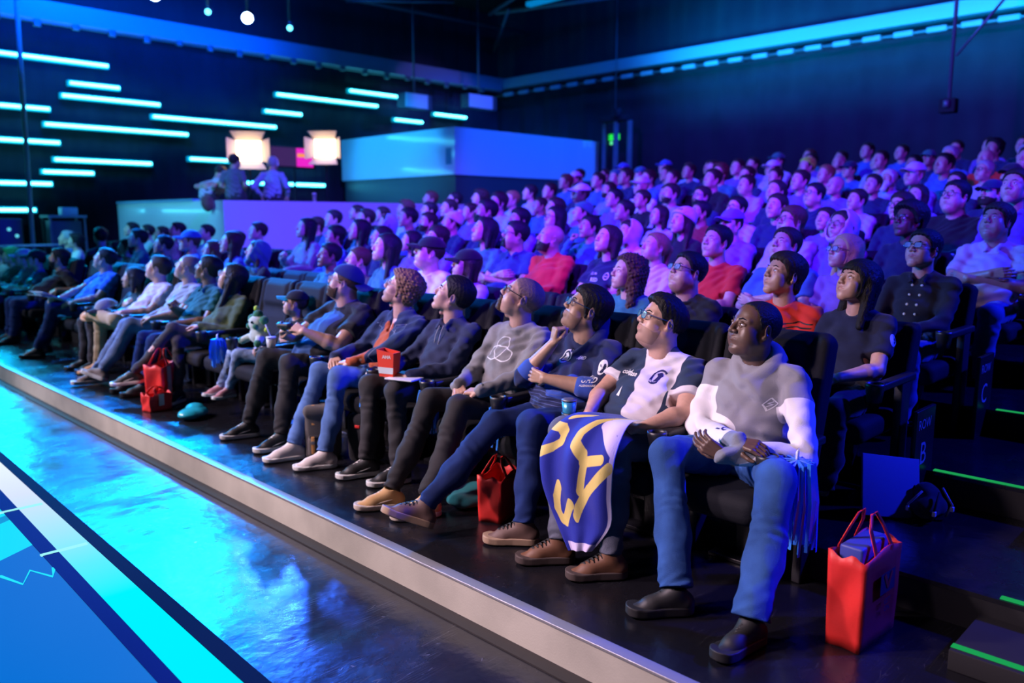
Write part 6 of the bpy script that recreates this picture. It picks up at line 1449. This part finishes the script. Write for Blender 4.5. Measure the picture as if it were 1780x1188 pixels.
S11 = dict(POSE['hold'], ankR=(-.55, .30, .10), ankL=(-.55, .05, .10), toeR=20, toeL=20, lean=14, yaw=50, pitch=24, head=dict(jw=1, nose=1.1), skin='brown', hair='short', hairc='black', collar='polo', sleeve='short', seed=31, shirt=sh_('shirt_teal', (.015, .13, .15)), pants=denim_d, shoes=('trainer', SK(B_, B_, B_)), bulk=.4, gaze=(-.9, .4, .3))
hero(7.53, S11, 'person in a teal shirt between the olive jacket and the pale grey tee', .0044, .008)
S12 = dict(POSE['lap'], ankR=(-.70, .42, .11), ankL=(-.66, .28, .16), kneeR=(-.40, .30, .575), kneeL=(-.42, .12, .60), toeR=18, toeL=55, tpL=.3, lean=16, nb=(.13, 0, .985), yaw=44, pitch=26, head=dict(jw=1.02, fat=.3), skin='fair', hair='buzz', hairc='shaved', collar='crew', sleeve='short', seed=32, shirt=sh_('tee_palegrey', (.42, .42, .44)), pants=denim_w, shoes=('trainer', SK(mat('shoe_taupe', (.25, .2, .18), rough=.7), W_, W_)), bulk=.5, gaze=(-.9, .35, .35), pantsname='jeans')
r, J, sh, bv = hero(8.02, S12, 'person in a pale grey tee with faded jeans and ankles crossed at the deck edge', .0044, .008)
project(sh, 'chest_print', *merge2(ribbon([[(-.04, .0), (-.02, .03), (.0, -.01), (.02, .035), (.045, 0)]], .012, .01), blob([(-.03, -.03), (.03, -.03), (.02, -.01), (-.02, -.01)])), V(-.2, .02, .84), (0, -1, 0), (0, 0, 1), bv, mat('print_blue', (.1, .2, .5)))
S13 = dict(POSE['lap'], ankR=(-.46, .28, .10), ankL=(-.52, .25, .64), kneeR=(-.42, .24, .545), kneeL=(-.40, -.12, .60), toeR=25, toeL=70, tuL=(-.8, .1, .4), lean=16, nb=(.13, 0, .945), yaw=46, pitch=24, head=dict(jw=1, fat=.3), skin='fair', hair='short', hairc='dark', collar='crew', sleeve='short', seed=33, shirt=sh_('tee_palepink', (.58, .48, .54)), pants=CL('khaki'), shoes=('slip', SK(mat('shoe_orange', (.62, .30, .12), rough=.7), mat('sole_orange', (.7, .38, .18), rough=.7), W_)), bulk=.5, gaze=(-.9, .35, .3))
hero(8.76, S13, 'person in a pale pink tee and khaki trousers with one ankle on the knee', .0046, .0085)
o_cap = dict(mat=sh_('cap_grey', (.25, .26, .30))); F0_ = head_set('prop', .006, {}); c_, b_ = cap(F0_); t = link('baseball_cap', mesh_np('loose_cap', *c_), None, o_cap['mat'], (2.96, 8.90, .66)); link('cap_brim', mesh_np('loose_brim', *b_), t, sh_('brim_black', (.02, .02, .03))); tag(t, 'grey baseball cap with a black brim resting on the raised knee', 'cap')
S14 = dict(POSE['lap'], **LEGS, lean=10, nb=(.10, 0, .86), yaw=35, pitch=10, head=dict(fem=1, jw=.95), skin='tan', hair='bob', hairc='black', collar='crew', sleeve='long', seed=34, shirt=sh_('top_darkteal', (.01, .05, .06)), pants=CL('charcoal'), shoes=('trainer', SK(B_, B_, B_)), scale=.95)
hero(9.32, S14, 'small dark-haired person in a dark teal top, sunk low beside the pale pink tee', .0048, .009)
S15 = dict(R=dict(w=(-.34, .22, .68), d=(-.9, -.3, .1), n=(.1, -.3, -1), pose='hold'), L=dict(w=(-.27, -.1, .66), d=(-.7, .7, -.1), n=(0, 0, -1)), ankR=(-.50, .36, .12), ankL=(-.62, .20, .10), kneeR=(-.40, .28, .60), kneeL=(-.42, .16, .58), toeR=30, toeL=35, lean=18, nb=(.145, 0, .985), yaw=42, pitch=24, head=dict(jw=1.03, fat=.5), skin='fair', hair='short', hairc='black', collar='crew', sleeve='short', seed=35, shirt=sh_('tee_brightblue', (.02, .17, .62)), pants=denim_d, shoes=('trainer', SK(B_, B_, B_)), bulk=.7, gaze=(-.9, .3, .3), pantsname='jeans')
r, J, sh, bv = hero(10.38, S15, 'person in a bright blue tee reading folded papers, far left of the front row', .0046, .0085)
project(sh, 'chest_print', *blob([(-.02, -.025), (.02, -.025), (0, .03)]), V(-.2, .05, .86), (0, -1, 0), (0, 0, 1), bv, inkw)
o = MB().box((-.20, -.13, 0), (.16, .13, .004)).box((-.20, -.13, .0), (.16, .13, .004), M=Matrix.Rotation(.22, 4, 'Y')).build('papers', mat('paper_white', (.7, .7, .75))); o.location = (2.90, 10.50, .715); o.rotation_euler = (.0, .18, .3); tag(o, 'folded white papers held above the knees of the blue tee wearer', 'papers')
S16 = dict(R=dict(w=(.0, .42, .62), d=(-.2, .1, -1), n=(1, 0, 0)), L=dict(w=(-.05, -.36, .70), d=(-.8, .2, -.5), n=(1, 0, 0)), ankR=(-.50, .22, .10), ankL=(-.52, -.02, .10), lean=18, nb=(.14, 0, .94), shw=.20, yaw=30, pitch=14, head=dict(jw=1, fat=.3), skin='tan', hair='medium', hairc='black', beard='short', collar='crew', sleeve='short', seed=36, shirt=CL('black'), pants=denim_d, shoes=('trainer', SK(B_, B_, B_)), bulk=.9)
hero(12.05, S16, 'large bearded person in a black tee with arms spread, left end of the front row', .005, .009)
for i, (Y, sh_c, hs, hc, ex, l, cp) in enumerate(((13.0, 'blue', 'short', 'black', 'lap', 'person in a blue tee and dark cap just left of the spread-armed one', 'dark'), (13.62, 'lilac', 'short', 'dark', 'lap', 'person in a pale top and pale cap near the left frame edge', 'white'), (14.3, 'teal', 'curly', 'green', 'lap', 'person with green-dyed hair and a teal top at the left frame edge', None), (14.95, 'white', 'short', 'dark', 'hold', 'person in a white top cut by the left frame edge', None))):
    S = dict(POSE[ex], **LEGS, lean=15, yaw=25, pitch=10, head=dict(jw=1), skin='fair', hair='buzz' if cp else hs, hairc=hc, collar='crew', sleeve='short', seed=40+i, shirt=CL(sh_c), pants=CL('charcoal'), shoes=('trainer', SK(W_, W_, W_)), nb=(.12, 0, .89))
    if cp: S['cap'] = dict(mat=CL(cp))
    hero(Y, S, l, .0055, .010)
FRONT = [(1.80, 'under the person in the grey and white hoodie'), (2.34, 'under the person in the navy and white jersey'), (2.86, 'under the person with a hand at the mouth'), (3.38, 'under the person in the grey sweatshirt'), (3.99, 'under the person with the red snack box'), (4.53, 'under the person in the denim jacket'), (5.22, 'under the heavy person in the navy cap'), (5.93, 'behind the small child'), (7.05, 'under the person in the olive jacket'), (7.53, 'under the person in the teal shirt'), (8.02, 'under the person in the pale grey tee'), (8.76, 'under the person in khaki trousers'), (9.32, 'under the small dark-haired person'), (10.38, 'under the person in the bright blue tee'), (12.05, 'under the spread-armed person'), (13.0, 'under the blue tee wearer at far left'), (13.62, 'under the pale-capped person'), (14.3, 'under the green-haired person'), (14.95, 'cut by the left frame edge')]
for Y, l in FRONT: add_seat(0, Y, 'black front row theatre seat '+l, 'front row seats')
add_seat(0, 6.49, 'empty black front row seat between the child and the olive jacket', 'front row seats')
add_seat(0, 9.85, 'empty dark front row seat left of the small dark-haired person', 'front row seats')
add_seat(0, 11.0, 'empty front row seat left of the bright blue tee', 'front row seats')
o = MB().box((-.03, -.285, .3), (.16, -.265, .66), bev=.006).box((-.30, -.315, .615), (.16, -.255, .655), bev=.012).build('armrest', M_arm); o.location = (3.35, 2.37, 0)
bpy.data.objects.remove(o)
# --- the flag across the lap: a draped sheet with yellow strokes
def flag():
    # rows run from the fist down to the hanging tip; world coordinates
    top = [(2.985, 2.24, .655), (3.03, 2.12, .665)]
    A = [(3.02, 2.27, .70), (2.90, 2.46, .695), (2.79, 2.54, .57), (2.755, 2.52, .40), (2.735, 2.43, .24), (2.69, 2.30, .115)]      # image-left edge
    B = [(3.02, 2.12, .70), (2.90, 2.13, .700), (2.79, 2.12, .57), (2.765, 2.12, .40), (2.76, 2.12, .26), (2.73, 2.20, .125)]      # image-right edge
    def cr(P, t):
        t = t*(len(P)-1); i = min(int(t), len(P)-2); f = t-i; p = [np.array(P[max(0, min(len(P)-1, j))]) for j in (i-1, i, i+1, i+2)]
        return .5*((2*p[1])+(-p[0]+p[2])*f+(2*p[0]-5*p[1]+4*p[2]-p[3])*f*f+(-p[0]+3*p[1]-3*p[2]+p[3])*f**3)
    n, m_ = 190, 120; vs = []; uv = []
    for i in range(n+1):
        t = i/n; a = cr(A, t); b = cr(B, t)
        for j in range(m_+1):
            s = j/m_; p = a*(1-s)+b*s; fo = (.016+.044*math.sin(math.pi*min(1, t*1.2)))*(.5+.5*math.sin(s*15+t*2.2))*(.3+.7*t); p = p+np.array((-1, -.4, .15))*fo+np.array((-.045*math.sin(math.pi*s)*(1-t)*.8, 0, 0))
            vs.append(p); uv.append((s, t))
    N = len(vs); vs2 = [p+np.array((.004, .001, 0)) for p in vs]; fs = []; mi = []
    W1 = m_+1
    U = np.array(uv); s_, t_ = U[:, 0], U[:, 1]
    def near(pl, w):
        r = np.full(len(U), 9.)
        for (x0, y0), (x1, y1) in zip(pl[:-1], pl[1:]):
            dx, dy = x1-x0, y1-y0; q = np.clip(((s_-x0)*dx+(t_-y0)*dy)/(dx*dx+dy*dy), 0, 1); r = np.minimum(r, np.hypot((s_-x0-q*dx)*.42, (t_-y0-q*dy)*.62))
        return w-r
    yel = np.maximum.reduce([near(p, w) for p, w in (([(.95, .02), (.70, .12), (.55, .22), (.47, .30), (.47, .36), (.60, .42)], .024), ([(-.02, .30), (.14, .30), (.23, .33), (.25, .38), (.16, .42), (.0, .46)], .018), ([(.62, .46), (.85, .42)], .018), ([(.64, .46), (.58, .62)], .018), ([(.95, .46), (.70, .60), (.52, .72), (.45, .78)], .020), ([(.25, .62), (.16, .70), (.12, .76), (.14, .81), (.20, .82), (.42, .70)], .020), ([(.10, .22), (.30, .16)], .015))])
    lil = np.maximum.reduce([np.minimum(t_-.93, s_-.1)*.6, np.minimum(s_-.95, t_-.2)*.42, np.minimum(.28-t_, s_-.62-t_*.5)*.42, near([(.72, .22), (.98, .36)], .028)])
    for i in range(n):
        for j in range(m_): a = i*W1+j; fs.append((a, a+W1, a+W1+1, a+1))
    for i in range(n):
        for j in range(m_): a = i*W1+j+N; fs.append((a, a+1, a+W1+1, a+W1))
    for j in range(m_): fs.append((j, j+1, N+j+1, N+j)); b = n*W1+j; fs.append((b+1, b, N+b, N+b+1))
    for i in range(n): a = i*W1; fs.append((a+W1, a, N+a, N+a+W1)); b = i*W1+m_; fs.append((b, b+W1, N+b+W1, N+b))
    o = link('flag', mesh_np('flag', np.array(vs+vs2), np.array(fs)), None, painted([(.015, .025, .30), (.60, .54, .78), (.66, .52, .16)]))
    for i, a_ in enumerate((lil, yel)):
        at = o.data.attributes.new('pm%d' % i, 'FLOAT', 'POINT'); at.data.foreach_set('value', np.concatenate([a_, a_]).astype(np.float32))
    tag(o, 'navy flag with yellow strokes draped from the jersey wearer\'s lap to the deck', 'flag'); return o
flag()
# --- booth staff standing behind the low wall
def stand(x, y, rz, S, label):
    S = dict(S); S.update(ankR=(.0, .11, -.31), ankL=(.0, -.11, -.31), kneeR=(-.02, .10, .10), kneeL=(-.02, -.10, .10), lean=S.get('lean', 2))
    r, J, sh, bv = make_person('person', (x, y, 1.1+.41), S, .0055, .0105, rz); tag(r, label, 'person', 'staff in the control booth')
STD = dict(R=dict(w=(-.14, .10, .62), el=(.04, .27, .72), d=(-.3, -.9, -.3), n=(0, 0, -1)), L=dict(w=(-.14, -.10, .62), el=(.04, -.27, .72), d=(-.3, .9, -.3), n=(0, 0, -1)), yaw=0, pitch=-4, head=dict(jw=1), skin='tan', hair='short', hairc='dark', collar='crew', sleeve='short', seed=50, pants=CL('charcoal'), bulk=.3)
stand(7.15, 14.3, math.radians(205), dict(STD, shirt=sh_('staff_slate', (.12, .11, .15))), 'standing booth worker in a slate tee, seen from behind, middle one')
stand(7.93, 14.3, math.radians(215), dict(STD, hair='short', hairc='grey', phones=M_wht_pl, shirt=sh_('staff_blue', (.30, .36, .50)), sleeve='long', R=dict(w=(-.05, .26, .55), d=(0, 0, -1), n=(0, -1, 0)), L=dict(w=(-.05, -.26, .55), d=(0, 0, -1), n=(0, 1, 0))), 'standing booth worker in a pale blue shirt and headphones, seen from behind')
stand(6.95, 15.0, math.radians(190), dict(STD, lean=38, nb=(-.22, 0, .86), pitch=-30, shirt=sh_('staff_pale', (.45, .43, .44))), 'booth worker in a pale top bending forward, leftmost of the three')
o = MB().lathe([(.03, 0), (.04, .14), (.041, .14), (.041, .16), (.02, .165)], n=12).build('paper_cup', M_wht_pl); o.location = (8.45, 13.70, 1.946); tag(o, 'white paper cup on top of the violet booth wall', 'cup')
F = Field((-.2, -.2, -.2), (.2, .2, .25), .014); F.ell((0, 0, 0), (.10, .12, .15), .02); F.disp(.012, 40, 2); o = link('brown_bag', mesh_np('bag', *F.mesh()), None, cloth('bag_brown', (.14, .06, .05))); o.location = (6.50, 14.05, 1.90); tag(o, 'brown bag hanging over the pale corner of the booth wall', 'bag')
# ================================================================== LIGHT AND CAMERA
def area(name, p, t, size, power, col, sy=None, spread=None):
    l = bpy.data.lights.new(name, 'AREA'); l.energy = power; l.color = col; l.size = size
    if sy: l.shape = 'RECTANGLE'; l.size_y = sy
    if spread: l.spread = math.radians(spread)
    o = bpy.data.objects.new(name, l); COL.objects.link(o); o.location = p; o.rotation_euler = (Vector(t)-Vector(p)).to_track_quat('-Z', 'Y').to_euler(); return o
def spot(name, p, t, power, col, ang=50, blend=.6, r=.15):
    l = bpy.data.lights.new(name, 'SPOT'); l.energy = power; l.color = col; l.spot_size = math.radians(ang); l.spot_blend = blend; l.shadow_soft_size = r
    o = bpy.data.objects.new(name, l); COL.objects.link(o); o.location = p; o.rotation_euler = (Vector(t)-Vector(p)).to_track_quat('-Z', 'Y').to_euler(); return o
# near-neutral stage key from the stage truss, on the first rows only
for y_, p_, c_ in ((-1.0, 220, (1.0, .8, .9)), (1.2, 330, (1.0, .80, .84)), (3.2, 400, (1.0, .82, .82)), (5.4, 420, (1.0, .84, .82)), (7.8, 360, (1.0, .88, .90)), (10.4, 240, (.85, .9, 1.0))):
    spot('stage_key', (-1.2, y_+2.9, 3.9), (2.9, y_, .15), p_*3.5, (c_[0], c_[1]*.90, c_[2]*1.04), 47, .9, .2)
# two colour wash on the audience: blue from stage left, violet from the stage, deep blue from behind right
spot('wash_blue', (-2.5, 15, 6.5), (9.0, 5.6, 2.4), 17000, (.01, .19, 1.0), 52, .7, .3)
spot('wash_violet', (-3.5, 3.0, 6.6), (9.6, 5.5, 2.6), 17000, (.13, .01, 1.0), 46, .7, .3)
spot('wash_violet', (2.0, 1.0, 7.8), (8.0, 7.6, 1.5), 7500, (.13, .01, 1.0), 50, .6, .3)
spot('house_blue', (9.5, -4.5, 7.2), (4.6, 3.8, .9), 9500, (.01, .02, 1.0), 60, .5, .3)
for p_, e_ in (((3.2, 19.2, 5.2), 2700), ((1.2, 18.0, 4.6), 1900), ((4.0, 19.6, 3.2), 900)):
    spot('floor_cyan_fill', p_, (2.0, 8.4, GZ), e_, (.0, .50, 1.0), 36, .8, .5)  # unseen cyan spots added by the far wall to brighten the floor
spot('floor_blue', (7.9, 14.9, 5.2), (1.9, 4.6, GZ), 3000, (.02, .12, 1.0), 34, .3, .12)
spot('floor_blue', (5.2, 17.5, 6.5), (2.0, 6.0, GZ), 4000, (.0, .20, 1.0), 26, .35, .12)
spot('floor_blue', (6.1, 15.2, 5.3), (1.8, 5.4, GZ), 4000, (.0, .30, 1.0), 24, .35, .12)
spot('deck_blue_fill', (6.5, 17.8, 6.5), (2.7, 6.6, 0), 6000, (.0, .16, 1.0), 26, .4, .2)  # unseen spot added for the blue patches on the deck
# the room itself
spot('speaker_fill', (12, 4, 6), (16, 18.2, 4.95), 2600, (.22, .14, 1.0), 14, .5, .1)  # unseen spot added to lift the pale loudspeaker faces
area('wall_wash', (6, 17.5, 7.6), (8, 20.4, 3), 3, 420, (.0, .12, 1.0), 1)
area('wall_wash', (16.5, 10, 7.6), (19.9, 10, 3.5), 8, 360, (.0, .12, 1.0), 1)
area('beam_wash', (15, 8, 4.6), (19.3, 8, 6.0), 10, 280, (.0, .42, 1.0), .6, 50)
area('beam_wash', (6, 15, 5.2), (6, 19.7, 6.0), 10, 260, (.0, .07, 1.0), .6, 50)
spot('booth_wash', (-1, 13, 5), (6.6, 16, 1.2), 2600, (.10, .65, 1.0), 34, .5, .3)
spot('booth_wash', (5, 4, 7.6), (9.2, 13.6, 1.2), 9000, (.09, .075, 1.0), 40, .5, .3)
spot('booth_wash', (13, 3, 7.6), (16.4, 15.2, 3.3), 11000, (.01, .09, 1.0), 30, .5, .3)
spot('booth_wash', (4, 15, 6.5), (13.3, 17.4, 3.2), 7000, (.02, .42, 1.0), 26, .5, .3)
w = bpy.data.worlds.new('world'); sc.world = w; w.use_nodes = True; b = w.node_tree.nodes['Background']; b.inputs[0].default_value = (.01, .02, .12, 1); b.inputs[1].default_value = .25
cam = bpy.data.cameras.new('camera'); cam.sensor_width = 36; cam.lens = 1405/1780*36; cam.clip_end = 100; cam.clip_start = .05
co = bpy.data.objects.new('camera', cam); COL.objects.link(co); pit = math.atan(213/1405); yw = math.radians(45.2)
f = Vector((math.sin(yw)*math.cos(pit), math.cos(yw)*math.cos(pit), -math.sin(pit))); co.location = (0, 0, 1.62); co.rotation_euler = f.to_track_quat('-Z', 'Y').to_euler()
cam.dof.use_dof = True; cam.dof.focus_distance = 3.7; cam.dof.aperture_fstop = 1.5
sc.camera = co
vs = sc.view_settings; vs.view_transform = 'Standard'; vs.look = 'None'; vs.gamma = 1; vs.use_curve_mapping = False; vs.exposure = 0.0
sc.cycles.use_denoising = True; sc.cycles.sample_clamp_indirect = 3; sc.cycles.max_bounces = 6; sc.cycles.caustics_reflective = False; sc.cycles.caustics_refractive = False
sc.cycles.use_light_tree = True
